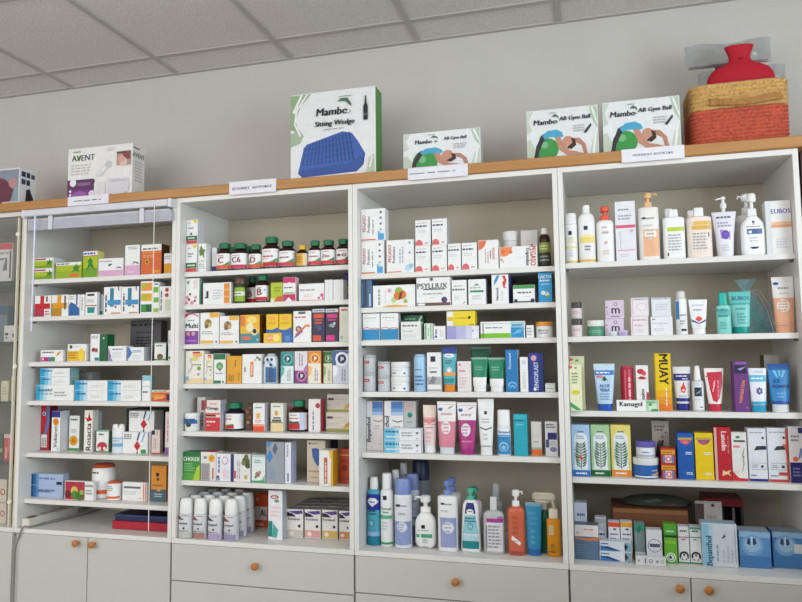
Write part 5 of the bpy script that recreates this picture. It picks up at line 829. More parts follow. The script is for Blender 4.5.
B(s,646.4,662.4,530,'white box with dark oval outline','#dcdce4',[D(.52,.52,.44,'#484c60'),D(.52,.52,.40,'#dcdce4'),D(.5,.53,.3,'#dcdce4'),R(.2,.48,.85,.58,'#383c54'),R(.25,.50,.8,.56,'#585c74'),G(.3,.3,.7,.42,1,'lg')],yb=557,Y=.08,dep=.045,side='#8c8c98')
B(s,635.8,666,556.6,'low white carton with small black pictograms','#dadade',[D(.1,.5,.04,'g'),R(.3,.25,.34,.8,'dg'),D(.5,.5,.07,'dg'),D(.5,.5,.05,'#dadade'),P([(.46,.5),(.5,.4),(.55,.65),(.5,.48)],'dg'),D(.72,.5,.05,'g'),R(.85,.3,.87,.75,'g'),R(.9,.3,.92,.75,'g')],yb=566,dep=.016)
B(s,664,677.2,524.4,'bright green box with white ring logo','#64b030',[H(.72,.98,'#4ca03c'),H(.66,.72,'#20382c'),G(.2,.78,.8,.86,1,'#c8e8c0'),D(.5,.15,.38,'w'),D(.5,.15,.3,'#64b030'),D(.5,.15,.22,'w'),D(.45,.15,.12,'k'),R(.1,.5,.95,.58,'#88c040')],yb=563.3,dep=.04)
sm = lambda c: [H(.0,.035,'#208848'),D(.5,.2,.44,'#202024'),D(.5,.22,.26,'#dcdcdc',.7),D(.5,.23,.1,'#202024'),P([(.15,.06),(.3,.14),(.5,.05),(.7,.14),(.85,.06),(.75,.2),(.25,.2)],'#dcdcdc'),G(.2,.84,.85,.92,1,'#30403c'),R(.02,.70,.98,.725,c),G(.3,.62,.7,.68,1,'dg')]
B(s,678.2,689.4,526.6,'white box with black emblem and pink line','#dcdee0',sm('#d04878'),yb=563.4,dep=.04)
B(s,690,701.4,526.8,'white box with black emblem and green line','#dcdee0',sm('#30906c')+[H(.93,.99,'#409870')],yb=564,dep=.04)
B(s,702.2,737.6,523.6,'large white box with vertical lettering, pale blue left','#ccd4dc',[R(.0,.02,.2,.98,'#8cbcd4'),R(.2,.02,.32,.98,'#b0ccdc'),Tx(.22,.36,.22,'Bepanthol','#285878',90),G(.38,.12,.48,.6,1,'#88a0b0',1),P([(.56,.66),(.64,.76),(.68,.7),(.6,.66)],'#485058'),G(.55,.1,.9,.5,3,'#b8bec8',1),R(.93,.1,.95,.9,'#98a0ac')],yb=567,dep=.06,top='#a8c4d4')
bx = lambda q: [R(.0,.0,1,.32,'#4478b0'),R(.0,.84,1,.99,'#90b4d4'),D(.42,.62,.36,'#7ca4cc'),D(.42,.64,.26,'#98bcd8'),P([(.24,.66),(.36,.62),(.36,.80),(.28,.82)],'#24486c'),P([(.44,.62),(.56,.66),(.52,.82),(.44,.80)],'#24486c'),R(.385,.6,.425,.86,'#d0dce8')]+q
B(s,739.4,771,531.6,'blue box with two dark drops, left of two','#5c90c4',bx([]),yb=568,dep=.08,top='#a8b4c4')
B(s,772.8,804,532.2,'blue box with two dark drops and grey sticker','#4c80b8',bx([R(.68,.42,.99,.68,'#c8d0d4')]),yb=568.5,dep=.08,top='#98a4b4')
# wooden tray, bag and rack in the dark behind
tr = B(s,613,689,509,'brown wooden tray with raised rim, behind small boxes','#6c4428',[R(.02,.9,.98,.98,'#8c5c38')],Y=.17,dep=.18,name='tray',cat='tray',rough=.6)
L(s,622,692,497,'dark grey plastic bag bunched on the wooden tray',[('body',[(0,.9,.9),(.15,1,1),(.5,.95,.9),(.8,.75,.6),(1,.35,.2)],'#3c403c',[P([(.2,.5),(.5,.75),(.6,.6),(.4,.4)],'#58605c'),P([(.5,.2),(.8,.4),(.7,.2)],'#7c2c1c')],{'rough':.2})],name='plastic_bag',cat='bag',asp=.45,n=2.6,on=tr,Y=.20)
def rack():
    p0, p1 = at(706,525,.21), at(744,525,.21); zt = at(725,498.5,.21).z; zb = SHZ[s]+.0006; w_ = p1.x-p0.x
    root = empty('display_rack', (p0.x, .21, zb+ZC)); h = zt-zb
    mb = MB(); k = mat('#241c20', .5)
    mb.box(0,0,0,w_,.12,.012,k); mb.box(0,.1,.012,w_,.12,h*.85,k); mb.box(0,0,.012,.008,.1,h*.85,k); mb.box(w_-.008,0,.012,w_,.1,h*.85,k); mb.build('frame', root)
    mb = MB(); mb.box(-.002,-.002,h*.86,w_+.002,.122,h,mat('#6c1820',.4),bev=.002); mb.build('lid', root)
    for j in range(2):
        mb = MB(); mb.box(w_*(.42+.3*j),.004,.013,w_*(.48+.3*j),.012,h*.84,mat('#6c6460',.4)); mb.build('divider', root)
    g = Info(); g.Yf, g.Y1, g.X0, g.X1, g.z0, g.z1, g.ob = .21, .33, p0.x, p1.x, zb, zt, root
    register(root, 'display_rack', 'small dark display rack with red lid at the back', 'rack', s, g)
rack()
B(s,696,723,501.2,'pale card standing against the dark display rack','#a8a09c',[R(.0,.0,.33,.95,'#50403e'),R(.34,.02,.98,.97,'#b4aca8'),D(.66,.93,.07,'#782c2c'),G(.42,.1,.9,.8,5,'#989088')],Y=.185,dep=.004,name='card',cat='card')
# =====================================================================  ON THE WOODEN TOP BOARD
s = (0,0)
def tb(x0,x1,yt,yb,label,col,art,Y=.06,**k):
    return B(s,x0,x1,yt,label,col,art,Y=Y,name=k.pop('name','carton'),**k)
tb(-14,19.5,169,201,'white device box with dark photos at left edge of frame','#dcd8dc',[R(.05,.05,.97,.96,'#8890a0'),P([(.05,.05),(.7,.05),(.85,.4),(.6,.7),(.05,.9)],'#6c3848'),D(.8,.6,.12,'#c08888'),P([(.75,.1),(.97,.1),(.97,.5),(.85,.5)],'#88a0a8'),R(.5,.02,.97,.12,'#d0c8c8')],side='#e2e2e4',xs=36.5,Y=.05)
def boxside(i, art, lay=.0002):          # print on the right-hand face of a carton
    ob = i.ob; w_, dp, h = i.X1-i.X0, i.Y1-i.Yf, i.z1-i.z0
    mb = MB(); draw(mb, art, lambda u, v, o: (w_/2+.0002+o, u*dp, v*h), dp, h, lay=lay)
    me = ob.data; n0 = len(me.vertices); bm = bmesh.new(); bm.from_mesh(me)
    vs = [bm.verts.new(v) for v in mb.v]
    for f, mi in zip(mb.f, mb.m):
        m = mb.mats[mi]
        if m.name not in [x.name for x in me.materials]: me.materials.append(m)
        bm.faces.new([vs[q] for q in f]).material_index = [x.name for x in me.materials].index(m.name)
    bm.to_mesh(me); bm.free()
i = PLACED[-1][1]
boxside(i,[R(.1,.78,.35,.92,'#28304c'),R(.4,.78,.62,.92,'#28304c'),R(.1,.58,.35,.72,'#38486c'),R(.4,.58,.62,.72,'#28304c'),R(.68,.78,.9,.9,'#48506c'),P([(.35,.05),(.8,.03),(.85,.25),(.6,.5),(.4,.45)],'#20242c')])
i = tb(67.8,132.2,146.2,196,'white breast pump box with purple panel','#e8e6e4',[
    P([(.13,.76),(.19,.76),(.21,.86),(.17,.86)],'#88c050'),Tx(.14,.93,.035,'PHILIPS','#505458'),Tx(.24,.81,.11,'AVENT','#484c4c'),
    G(.05,.48,.38,.70,4,'#c4c0be'),R(.0,.19,.42,.40,'#5c3460'),R(.0,.02,.42,.20,'#7c3488'),P([(.34,.40),(.44,.36),(.42,.30)],'#5c3460'),D(.09,.345,.05,'w'),R(.16,.28,.36,.34,'#8c6890'),D(.05,.19,.018,'w'),D(.05,.12,.018,'w'),D(.05,.05,.018,'w'),
    P([(.08,.14),(.2,.19),(.33,.13),(.3,.04),(.1,.04)],'#9c5ca8'),D(.39,.11,.05,'#e0dce4'),
    P([(.44,.44),(.52,.42),(.68,.62),(.70,.68),(.64,.70),(.5,.55)],'#d0d0d2'),P([(.47,.46),(.52,.45),(.64,.62),(.62,.65),(.52,.55)],'#e4e4e6'),D(.64,.64,.05,'#c4c4c8'),D(.5,.5,.04,'#dadade'),
    P([(.64,.04),(.92,.04),(.97,.2),(.95,.36),(.64,.38)],'#d6d4da'),P([(.66,.3),(.92,.3),(.94,.34),(.66,.35)],'#c6c4cc'),R(.48,.08,.6,.32,'#dcdade'),D(.68,.06,.02,'#c090a8'),D(.92,.08,.02,'#c0a0b0'),R(.54,.03,.6,.06,'#a8a0a8'),
    R(.77,.60,.98,.86,'#b89088'),R(.86,.70,.98,.86,'#8c4c50'),D(.87,.66,.06,'#e0c0b4'),D(.84,.72,.05,'#d4a898'),R(.77,.82,.9,.85,'#504040'),G(.62,.88,.75,.95,2,'#cccac8')],
    side='#e4e2e0',top='#504a48',xs=145)
boxside(i,[G(.1,.9,.6,.96,1,'#68686a'),Tx(.5,.80,.09,'AVENT','#505854'),G(.2,.30,.85,.7,7,'#bcbcbc')])
sage1 = [P([(.0,.55),(.10,.60),(.16,.52),(.12,.44),(.0,.40)],'#a4b49c'),P([(.0,.99),(.25,.99),(.12,.86),(.06,.70),(.1,.56),(.0,.60)],'#93aa84'),
    P([(.02,.80),(.12,.99),(.15,.99),(.05,.78)],'w'),P([(.04,.66),(.06,.82),(.19,.99),(.215,.99),(.09,.82),(.06,.66),(.13,.53),(.11,.51)],'w')]
wedge = [P([(.09,.10),(.14,.05),(.78,.07),(.86,.14),(.88,.26),(.80,.40),(.73,.50),(.62,.53),(.2,.42),(.16,.38)],'#34549c'),
    P([(.10,.12),(.15,.14),(.70,.17),(.86,.26),(.80,.40),(.73,.50),(.62,.53),(.2,.42),(.16,.38)],'#3c60ac')]
for k in range(14):
    t = k/13; xa, xb = .19+.50*t, .14+.60*t
    wedge.append(P([(xa,.415+.10*t),(xa+.012,.417+.10*t),(xb+.014,.18+.02*t),(xb,.18+.02*t)],'#2c4684'))
for k in range(4):
    y = .2+.06*k; wedge.append(P([(.16,y),(.74,y+.045),(.74,y+.052),(.16,y+.007)],'#4468b4'))
i = tb(290.6,375.8,90.6,176.5,'large white seat cushion box with blue wedge picture','#e6e6e8',sage1+wedge+[
    Tx(.50,.765,.085,'Mambo','#202224',0,.12),P([(.56,.86),(.60,.90),(.68,.90),(.72,.84),(.73,.80),(.70,.82),(.66,.86),(.6,.87)],'#58705c'),D(.69,.745,.03,'#90a090',.6),D(.69,.745,.018,'w',.6),G(.58,.91,.74,.93,1,'#88988c'),
    Tx(.53,.625,.075,'Sitting Wedge','#303234',0,.15),G(.40,.555,.70,.575,1,'#a0a0a4'),
    P([(.865,.63),(.915,.63),(.915,.78),(.90,.82),(.897,.90),(.885,.90),(.88,.82),(.865,.78)],'#26282c'),R(.868,.68,.912,.70,'#606468'),
    P([(.9,.05),(.98,.05),(.98,.25),(.93,.2)],'#b4c4ac'),P([(.92,.1),(.96,.22),(.975,.22),(.94,.1)],'w')],side='#4c8c3c',top='#d0d4cc',xs=381.5)
def gym(extra=()):
    return [P([(.0,.98),(.12,.98),(.03,.80),(.08,.60),(.0,.55)],'#c8d0c4'),P([(.0,.0),(.06,.0),(.12,.25),(.05,.45),(.0,.4)],'#c0ccba'),P([(.04,.80),(.1,.98),(.12,.98),(.06,.80)],'w'),
    P([(.86,.0),(.99,.0),(.99,.5),(.92,.35)],'#c4d0c0'),P([(.9,.0),(.93,.0),(.97,.4),(.99,.6),(.95,.45)],'w'),
    P([(.88,.98),(.99,.98),(.99,.55),(.93,.7)],'#b4c8b0'),P([(.9,.97),(.93,.97),(.99,.68),(.99,.62)],'w'),
    D(.285,.235,.165,'#3c9448'),D(.25,.32,.05,'#78b880'),
    P([(.08,.0),(.15,.0),(.17,.2),(.24,.40),(.30,.46),(.28,.56),(.2,.50),(.13,.28)],'#302c34'),
    P([(.22,.50),(.3,.585),(.42,.60),(.50,.54),(.52,.46),(.44,.42),(.38,.46),(.32,.46),(.26,.42)],'#48a4c8'),
    P([(.40,.44),(.47,.46),(.52,.30),(.60,.18),(.68,.16),(.80,.10),(.80,.06),(.66,.10),(.56,.10),(.45,.22)],'#c08c74'),
    P([(.62,.42),(.74,.40),(.82,.28),(.85,.08),(.80,.08),(.77,.26),(.7,.32),(.60,.36)],'#b8806a'),
    D(.58,.36,.075,'#c4907a'),P([(.56,.24),(.62,.20),(.69,.27),(.68,.38),(.62,.42),(.64,.32)],'#40241c'),
    Tx(.27,.76,.10,'Mambo','#202224',0,.12),P([(.36,.84),(.40,.90),(.45,.86),(.46,.80),(.43,.84)],'#58705c'),D(.43,.745,.02,'#70806c',.6),G(.33,.9,.44,.94,1,'#98a49c'),
    Tx(.68,.785,.10,'AB Gym Ball','#3c4044',0,.15),G(.66,.52,.84,.66,3,'#b0b2b4')]+list(extra)
tb(403.2,480.8,130.8,168,'white exercise ball box behind lettered paper sign','#e6e8ea',gym(),side='#c8ccc8',xs=482.4)
pen = [P([(.80,.50),(.83,.48),(.91,.62),(.90,.66)],'#30343a')]
tb(526.6,598.6,108,155,'white exercise ball box, left of two side by side','#e2e5e6',gym(pen),side='#3c4440',dep=.06)  # dark side colour holds the shade of the gap to the next box
tb(602.6,680.8,99,147,'white exercise ball box beside woven basket','#e2e5e6',gym(pen),side='#3c4440',dep=.06)  # sides darkened in colour for the same shaded gap
# paper signs standing on the front edge of the board
def sign(x0,x1,yt0,yt1,yb0,yb1,label,art):
    xm = (x0+x1)/2; Y = -.0135; zt = at(xm,(yt0+yt1)/2,Y).z; zb = at(xm,(yb0+yb1)/2,Y).z
    X0, X1 = at(x0,(yt0+yb0)/2,Y).x, at(x1,(yt1+yb1)/2,Y).x; w_, h = X1-X0, zt-zb
    mb = MB(); m = mat('#e6e4ec', .5)
    mb.box(-w_/2,0,0,w_/2,.0012,h,m)
    mb.box(-w_/2,.0012,1.4692-zb,w_/2,.022,1.4702-zb,m)          # fold resting on the board
    draw(mb, art, lambda u, v, o: (-w_/2+u*w_, -o, v*h), w_, h)
    o = mb.build('paper_sign', None, ((X0+X1)/2, Y, zb+ZC)); g = Info()
    g.Yf, g.Y1, g.X0, g.X1, g.z0, g.z1, g.ob = Y, Y+.001, X0, X1, zb, zt, o
    register(o,'paper_sign',label,'sign',s,g)
sign(67.7,108.5,196.5,194.5,206.5,203,'white paper sign below the breast pump box, on edge of',[G(.15,.40,.9,.60,1,'#686870')])
sign(229.2,276,182,178.5,194.6,191.8,'white paper sign standing alone left of seat cushion box',[Tx(.49,.45,.22,'ΒΙΤΑΜΙΝΕΣ  ΔΙΑΤΡΟΦΗΣ','#505058')])
sign(407.8,467.8,167.5,164.5,180.5,175.4,'white paper sign before the middle exercise ball box',[G(.03,.44,.97,.58,1,'#58585e')])
sign(621.6,684.4,150,144.4,162.7,158,'white paper sign beside woven basket',[Tx(.5,.5,.17,'ΠΕΡΙΠΟΙΗΣΗ  ΚΟΣΜΕΤΙΚΑ','#50505c')])
# woven basket
def basket():
    Y = .05; p0 = at(690,120,Y); p1 = at(793,110,Y); zb = 1.4692; zt = at(748,79.5,Y).z; w_, h = p1.x-p0.x, zt-zb; d = .22
    xc = (p0.x+p1.x)/2; root = empty('woven_basket', (xc, Y+d/2, zb+ZC)); n = 26
    def coil(z0, z1, k, m, name):
        mb = MB(); rr = []
        for i in range(k*4+1):
            t = i/(k*4); z = z0+(z1-z0)*t; b = .007*abs(math.sin(math.pi*k*t))
            fl = 1.0+.02*(z/h)-.02
            rr.append((z, w_/2*fl+b-.007, d/2*fl+b-.007))
        inner = [(z, rx-.016, ry-.016) for z, rx, ry in reversed(rr)]
        mb.loft(rr+inner, m, 7, 72, cap=False); mb.build(name, root, smooth=True)
    mr = mat('#c8604a', .55, var=.35, scale=110, bump=.8); mt_ = mat('#d0a868', .55, var=.35, scale=110, bump=.8)
    zs = h*.60
    coil(.0, zs, 10, mr, 'red_weave'); coil(zs+.0005, h, 6, mt_, 'tan_weave')
    mb = MB(); mb.loft([(.002,w_/2-.02,d/2-.02),(.006,w_/2-.02,d/2-.02)], mr, 5, 40); mb.build('bottom', root)
    a, b = at(714,100,Y).x-xc, at(777,96,Y).x-xc; zz = at(745,99.5,Y).z-zb
    mb = MB(); ml_ = mat('#a8783c', .6, var=.2, scale=90); pts = []
    for k in range(13):
        t = k/12; pts.append((a+(b-a)*t, -d/2-.006-.014*math.sin(math.pi*t)**.5, zz-.012*math.sin(math.pi*t)))
    base = len(mb.v)
    for (x, y, z) in pts:
        for dz, dy in ((-.011,0),(.011,0),(.011,.004),(-.011,.004)): mb.v.append((x, y+dy, z+dz))
    for k in range(12):
        for q in range(4): e = (q+1) % 4; mb.face([k*4+q, k*4+e, k*4+4+e, k*4+4+q], ml_)
    mb.face([0,3,2,1], ml_); mb.face([48,49,50,51], ml_)
    for x in (a, b): mb.box(x-.014, -d/2-.008, zz-.014, x+.014, -d/2-.003, zz+.014, ml_, bev=.002)
    mb.build('handle_strap', root)
    g = Info(); g.Yf, g.Y1, g.X0, g.X1, g.z0, g.z1, g.ob = Y, Y+d, p0.x, p1.x, zb, zt, root
    register(root,'woven_basket','red and tan woven basket with strap handle','basket',s,g)
    # hot water bottle standing in it
    Yh = Y+.09; q = lambda x, y: at(x,y,Yh); xh = q(740,70).x; z0 = zb+.008; H_ = q(740,45.5).z-z0; hwz = lambda wpx: (q(740+wpx/2,70).x-q(740-wpx/2,70).x)/2
    r2 = empty('hot_water_bottle', (xh, Yh, z0+ZC)); m = mat('#b4142c', .75, var=.15, scale=200, bump=.5)
    f = lambda y: (q(740,y).z-z0)
    mb = MB()
    rr = [(0,hwz(50),.022),(.02,hwz(60),.03),(f(84),hwz(70),.034),(f(76),hwz(67),.034),(f(70),hwz(58),.032),(f(66),hwz(42),.028),(f(63.5),hwz(28),.022),(f(60),hwz(21),.018),(f(56),hwz(22),.018),(f(50),hwz(27),.020),(f(46.5),hwz(30),.021),(f(45.8),hwz(26),.017)]
    mb.loft(rr, m, 2.3, 32); mb.build('knitted_cover', r2, smooth=True)
    mb = MB(); mb.tube([(-hwz(21)-.001,0,f(60)),(0,-.0195,f(60.5)),(hwz(21)+.001,0,f(60))], .004, mat('#8c1022', .7)); mb.build('neck_cord', r2, smooth=True)
    g = Info(); g.Yf, g.Y1, g.X0, g.X1, g.z0, g.z1, g.ob = Yh-.03, Yh+.03, xh-.06, xh+.06, z0, z0+H_, r2
    register(r2,'hot_water_bottle','red knitted hot water bottle standing in the woven basket','hot water bottle',s,g)
    # clear packets behind it
    def packet(x0,x1,yt,yb,Yp,label,stripe):
        A = at(x0,(yt+yb)/2,Yp); Bq = at(x1,(yt+yb)/2,Yp); za, zb2 = at((x0+x1)/2,yt,Yp).z, zb+.008; w2, h2 = Bq.x-A.x, za-zb2
        r = empty('clear_packet', ((A.x+Bq.x)/2, Yp, zb2+ZC)); rnd = random.Random(int(x0)); pm = mat('#a4a8a8', .1, alpha=.45, spec=1, var=.35, scale=30)
        mb = MB(); nx, nz = 14, 10; zlo = at((x0+x1)/2, yb, Yp).z-zb2
        for sgn in (-1, 1):
            for j in range(nz+1):
                for i_ in range(nx+1):
                    u, v = i_/nx, j/nz; e = min(1, 5*min(u, 1-u, v, 1-v)); 
                    mb.v.append(((u-.5)*w2, sgn*(.003+.008*e*(1+.8*rnd.uniform(-1, 1)*(0 < v < 1))), zlo+v*(h2-zlo)+.006*math.sin(9*u)*(v > .95)))
        for k in range(2):
            b = k*(nx+1)*(nz+1)
            for j in range(nz):
                for i_ in range(nx):
                    q_ = b+j*(nx+1)+i_; f_ = [q_, q_+1, q_+nx+2, q_+nx+1]; mb.face(f_ if k == 0 else f_[::-1], pm)
        mb.build('clear_film', r, smooth=True)
        mb = MB(); mb.box(-w2*.15,-.002,0,w2*.15,.002,zlo,mat('#7c1828',.5),bev=.001); mb.box(-w2*.46,-.002,zlo+.0005,w2*.46,.002,zlo+.012,mat('#7c1828',.5),bev=.001); mb.box(-w2*.3,-.002,zlo+.013,w2*.3,.002,h2*.8,mat('#a09490',.5),bev=.001); mb.build('backing_card', r)
        g = Info(); g.Yf, g.Y1, g.X0, g.X1, g.z0, g.z1, g.ob = Yp-.02, Yp+.02, A.x, Bq.x, zb2, za, r
        register(r,'clear_packet',label,'packet',s,g)
    packet(684.5,771,42.5,66,Y+.19,'wide clear plastic packet behind the hot water bottle',1)
    packet(698,786,69,90,Y+.156,'lower clear plastic packet showing beside the red bottle',0)
basket()
# =====================================================================  CABINETS AND ROOM
LAM = mat('#e4e2de', .35, var=.015, scale=6); LAMF = mat('#c8c6bf', .38, var=.015, scale=6); BACK = mat('#c6bdab', .5, var=.02, scale=8)
WOOD = wood('beech', '#ae7a42', '#bd8a52', .4, 0); KNOB = wood('knob_beech', '#b06c2c', '#c88440', .35, 2)
DARK = mat('#2c2a28', .6)
shelfmat = mat('#e2e0dc', .35, var=.015, scale=6)
def unit(k, back=BACK, lam=LAM, shelves=True, label=''):
    x0 = k*W; root = empty('shelf_unit', (x0, 0, ZC)); e = .0006
    for xa in (e, W-T): 
        mb = MB(); mb.box(xa, 0, .0, xa+T-e, DEEP, TOP-.0005, lam, bev=.001); mb.build('side_panel', root)
    mb = MB(); mb.box(T, DEEP-.006, 0, W-T, DEEP, TOP-.022, back); mb.build('back_panel', root)
    mb = MB(); mb.box(T, 0, TOP-.0205, W-T, DEEP, TOP-.0005, lam, bev=.001); mb.build('top_panel', root)
    if shelves:
        for (b, i), z in sorted(SHZ.items()):
            if b == k+1 and i != LAST[b]:
                mb = MB(); mb.box(T+.0005, REC, z-.020, W-T-.0005, DEEP-.0065, z, shelfmat, bev=.0012); sh = mb.build('shelf', root)
                for xx in (T+.001, W-T-.011):
                    mb = MB(); mb.box(xx, REC+.02, z-.028, xx+.010, REC+.032, z-.0202, mat('#6c6864', .4)); mb.build('shelf_clip', sh)
    root['label'] = label; root['category'] = 'shelf unit'; root['group'] = 'tall white shelf units along the wall'
    return root
unit(0, label='white shelf unit under the blind, leftmost of four open ones')
unit(1, label='white shelf unit holding the green-capped vitamin bottles')
unit(2, label='white shelf unit between vitamin shelves and skin care shelves')
unit(3, label='white shelf unit at right holding skin care pump bottles')
# base cabinets
def knob(px, py, parent, ox, Y=0, dz=0):
    p = at(px, py, Y-.02); mb = MB()
    prof = [(0,.006),(.008,.005),(.013,.0085),(.018,.0125),(.024,.0125),(.028,.009),(.0295,.003)]
    base = 0; seg = 18
    for (d, r) in prof:
        for i in range(seg): t = 2*math.pi*i/seg; mb.v.append((1.15*r*math.cos(t), -d, 1.15*r*math.sin(t)))
    for j in range(len(prof)-1):
        for i in range(seg): q = (i+1) % seg; mb.face([j*seg+i, j*seg+q, (j+1)*seg+q, (j+1)*seg+i], KNOB)
    mb.face(list(range((len(prof)-1)*seg, len(prof)*seg)), KNOB); mb.face(list(range(seg))[::-1], KNOB)
    mb.build('knob', parent, (p.x-ox, Y-.0002, p.z), smooth=True)
def base(k, fronts, label, name='base_cabinet', x0=None, x1=None):
    ox = k*W; a = .001 if x0 is None else x0; b = W-.001 if x1 is None else x1
    root = empty(name, (ox, 0, ZC))
    mb = MB(); mb.box(a, .019, -.78, b, DEEP, -.0205, LAMF); mb.box(a+.01, .06, -ZC+.0005, b-.01, DEEP, -.7805, DARK); mb.build('carcass', root)
    mb = MB(); mb.box(a, .001, -.020, b, DEEP, -.0006, LAM, bev=.001); mb.build('counter_top', root)
    for f in fronts:
        kind, xa, xb, za, zb, kn = f
        mb = MB(); mb.box(xa, 0, za, xb, .018, zb, LAMF, bev=.0015); d = mb.build(kind, root)
        if kn: knob(kn[0], kn[1], d, ox)
    root['label'] = label; root['category'] = 'cabinet'; root['group'] = 'white base cabinets under the shelves'
    return root
gz2 = (at(172,580.5,0).z+at(353,595.5,0).z)/2; gz3 = at(420,598,0).z
x90 = at(87.3,560,0).x
base(0, [('door',.032,x90-.0018,-.775,-.0215,(75,543.6)),('door',x90+.0018,W-.0045,-.775,-.0215,(91.5,545))], 'white two-door base cabinet with grey cable hanging at its left')
base(1, [('drawer_front',.0035,W-.0035,gz2+.0018,-.0215,(254.5,566.8)),('drawer_front',.0035,W-.0035,gz2-.19,gz2-.0018,None),('drawer_front',.0035,W-.0035,-.775,gz2-.1936,None)], 'white drawer cabinet below the vitamin shelves')
base(2, [('drawer_front',.0035,W-.0035,gz3+.0018,-.0215,(455.5,582.3)),('drawer_front',.0035,W-.0035,gz3-.19,gz3-.0018,None),('drawer_front',.0035,W-.0035,-.775,gz3-.1936,None)], 'white drawer cabinet below the soap and wash bottles')
x4 = at(691,585,0).x-3*W
base(3, [('door',.0035,x4-.0018,-.775,-.0215,(680,588.8)),('door',x4+.0018,W-.0035,-.775,-.0215,(709,590.5))], 'white two-door base cabinet at the right')
# wooden top board: one continuous board
mb = MB(); mb.box(-.95, -.012, 0, 4.05, .4185, .0398, WOOD, bev=.003)
tag(mb.build('wooden_top_board', None, (0, 0, ZC+TOP+.0003)), 'long beech-coloured wooden board capping all the shelf units', 'board')

# glass cabinet at the left edge
GL = bpy.data.materials.new('clear_glass'); GL.use_nodes = True
def glassify(m, tint, a):
    nt = m.node_tree; b = nt.nodes['Principled BSDF']; b.inputs['Base Color'].default_value = srgb(tint)+[1]; b.inputs['Roughness'].default_value = .03
    b.inputs['Alpha'].default_value = a; b.inputs['Specular IOR Level'].default_value = .7
    nz = nt.nodes.new('ShaderNodeTexNoise'); nz.inputs['Scale'].default_value = 3; mr = nt.nodes.new('ShaderNodeMapRange'); mr.inputs['To Min'].default_value = .02; mr.inputs['To Max'].default_value = .06
    nt.links.new(nz.outputs['Fac'], mr.inputs['Value']); nt.links.new(mr.outputs['Result'], b.inputs['Roughness'])
glassify(GL, '#c8d4cc', .09)
GZ = [at(8,282,.06).z, at(8,342,.06).z, at(8,401.5,.06).z, at(8,461.5,.06).z, .0]
def glass_cab():
    x0 = -W; root = empty('glass_cabinet', (x0, 0, ZC)); e = .0006
    for xa in (e, W-T):
        mb = MB(); mb.box(xa, 0.012, 0, xa+T-e*2, DEEP, TOP-.0005, mat('#d8d0b8', .4), bev=.001); mb.build('side_panel', root)
    mb = MB(); mb.box(T, DEEP-.006, 0, W-T, DEEP, TOP-.022, mat('#8c7c74', .5)); mb.build('back_panel', root)
    mb = MB(); mb.box(T, .012, TOP-.0205, W-T, DEEP, TOP-.0005, LAM); mb.build('top_panel', root)
    gs = mat('#24302c', .1, alpha=.9)
    for z in GZ[:-1]:
        mb = MB(); mb.box(T+.001, .03, z-.008, W-T-.001, DEEP-.007, z, gs); mb.build('glass_shelf', root)
    mb = MB(); mb.box(T, .004, .004, W-.030, .009, TOP-.03, GL); d = mb.build('glass_door', root)
    mb = MB(); mb.box(W-.0298, -.002, .002, W-.024, .0105, TOP-.03, mat('#dcd6c6', .4)); mb.build('door_edge', d)
    for py in (234,366.5,502):
        p = at(17 if py < 300 else (14 if py < 400 else 8.5), py, -.004); mb = MB()
        for i in range(20): t = 2*math.pi*i/20; mb.v.append((.0105*math.cos(t), 0, .0105*math.sin(t)))
        for i in range(20): t = 2*math.pi*i/20; mb.v.append((.0095*math.cos(t), -.006, .0095*math.sin(t)))
        m = mat('#eae4d6', .3)
        for i in range(20): q = (i+1) % 20; mb.face([i, 20+i, 20+q, q], m)
        mb.face([20+i for i in range(20)][::-1], m); mb.face(list(range(20)), m)
        mb.build('hinge_disc', d, (p.x-x0, .0035, p.z))
    tag(root, 'tall glass-fronted cabinet cut off by the left edge', 'cabinet')
glass_cab()
base(-1, [('door',.0035,.398,-.775,-.0215,None),('door',.402,W-.004,-.775,-.0215,None)], 'white base cabinet below the glass-fronted cabinet')
def gi(row, x0, x1, yt, label, col, art, Y=.07, **k):
    SHZ[(9,row)] = GZ[row-1]; return B((9,row),x0,x1,yt,label+'!',col,art,Y=Y,**k)
BAYN[9] = 'glass cabinet'; LAST[9] = 99
gi(1,-22,12.5,244,'white meter box with red top inside the glass cabinet','#d8d0d0',[H(.84,.99,'#c83848'),R(.3,.3,.85,.62,'#707070'),P([(.5,.2),(.7,.25),(.8,.6),(.6,.55)],'#c8c8c8'),G(.2,.7,.9,.8,1),R(.92,.1,.96,.8,'#404040')],side='#c8c0c0',dep=.05)
gi(2,4,14.5,325.5,'small white box inside the glass cabinet','#dcd8d4',[R(.1,.4,.4,.55,'k'),R(.15,.2,.35,.3,'dg'),R(.8,.3,.95,.5,'k')],dep=.05)
gi(2,-24,7,306,'blue-topped grey box behind the small white box, glass cabinet','#6c7884',[H(.75,.99,'#2c4878')],Y=.15,dep=.06)
gi(3,1,8.5,381,'small cream box inside the glass cabinet','#dcd4b4',[G(.2,.3,.8,.7,3)],dep=.04)
gi(3,11,14.8,376,'slim cream box beside the glass cabinet edge','#d8ccb0',[R(.6,.0,.9,.5,'#b89c40')],dep=.04)
gi(4,-3,2.8,435,'dark green box inside the glass cabinet','#2c3c2c',[D(.7,.4,.3,'#80b040')],dep=.05)
gi(4,3.6,12,434,'red box inside the glass cabinet','#c83844',[R(.2,.1,.45,.5,'#e8a0a0'),R(.5,.3,.8,.9,'#d86068'),H(.85,.99,'#d8c0c0')],dep=.05)
a = gi(5,-14,6,503,'lower white box with red ring, glass cabinet bottom','#dccfc0',[D(.82,.5,.13,'#c84840',1),D(.82,.5,.08,'#dccfc0',1)],dep=.06,Y=.05)
gi(5,-14,6.5,479,'upper white box with red ring, glass cabinet bottom','#dccfc0',[D(.82,.45,.13,'#c84840',1),D(.82,.45,.08,'#dccfc0',1)],on=a,dep=.06)
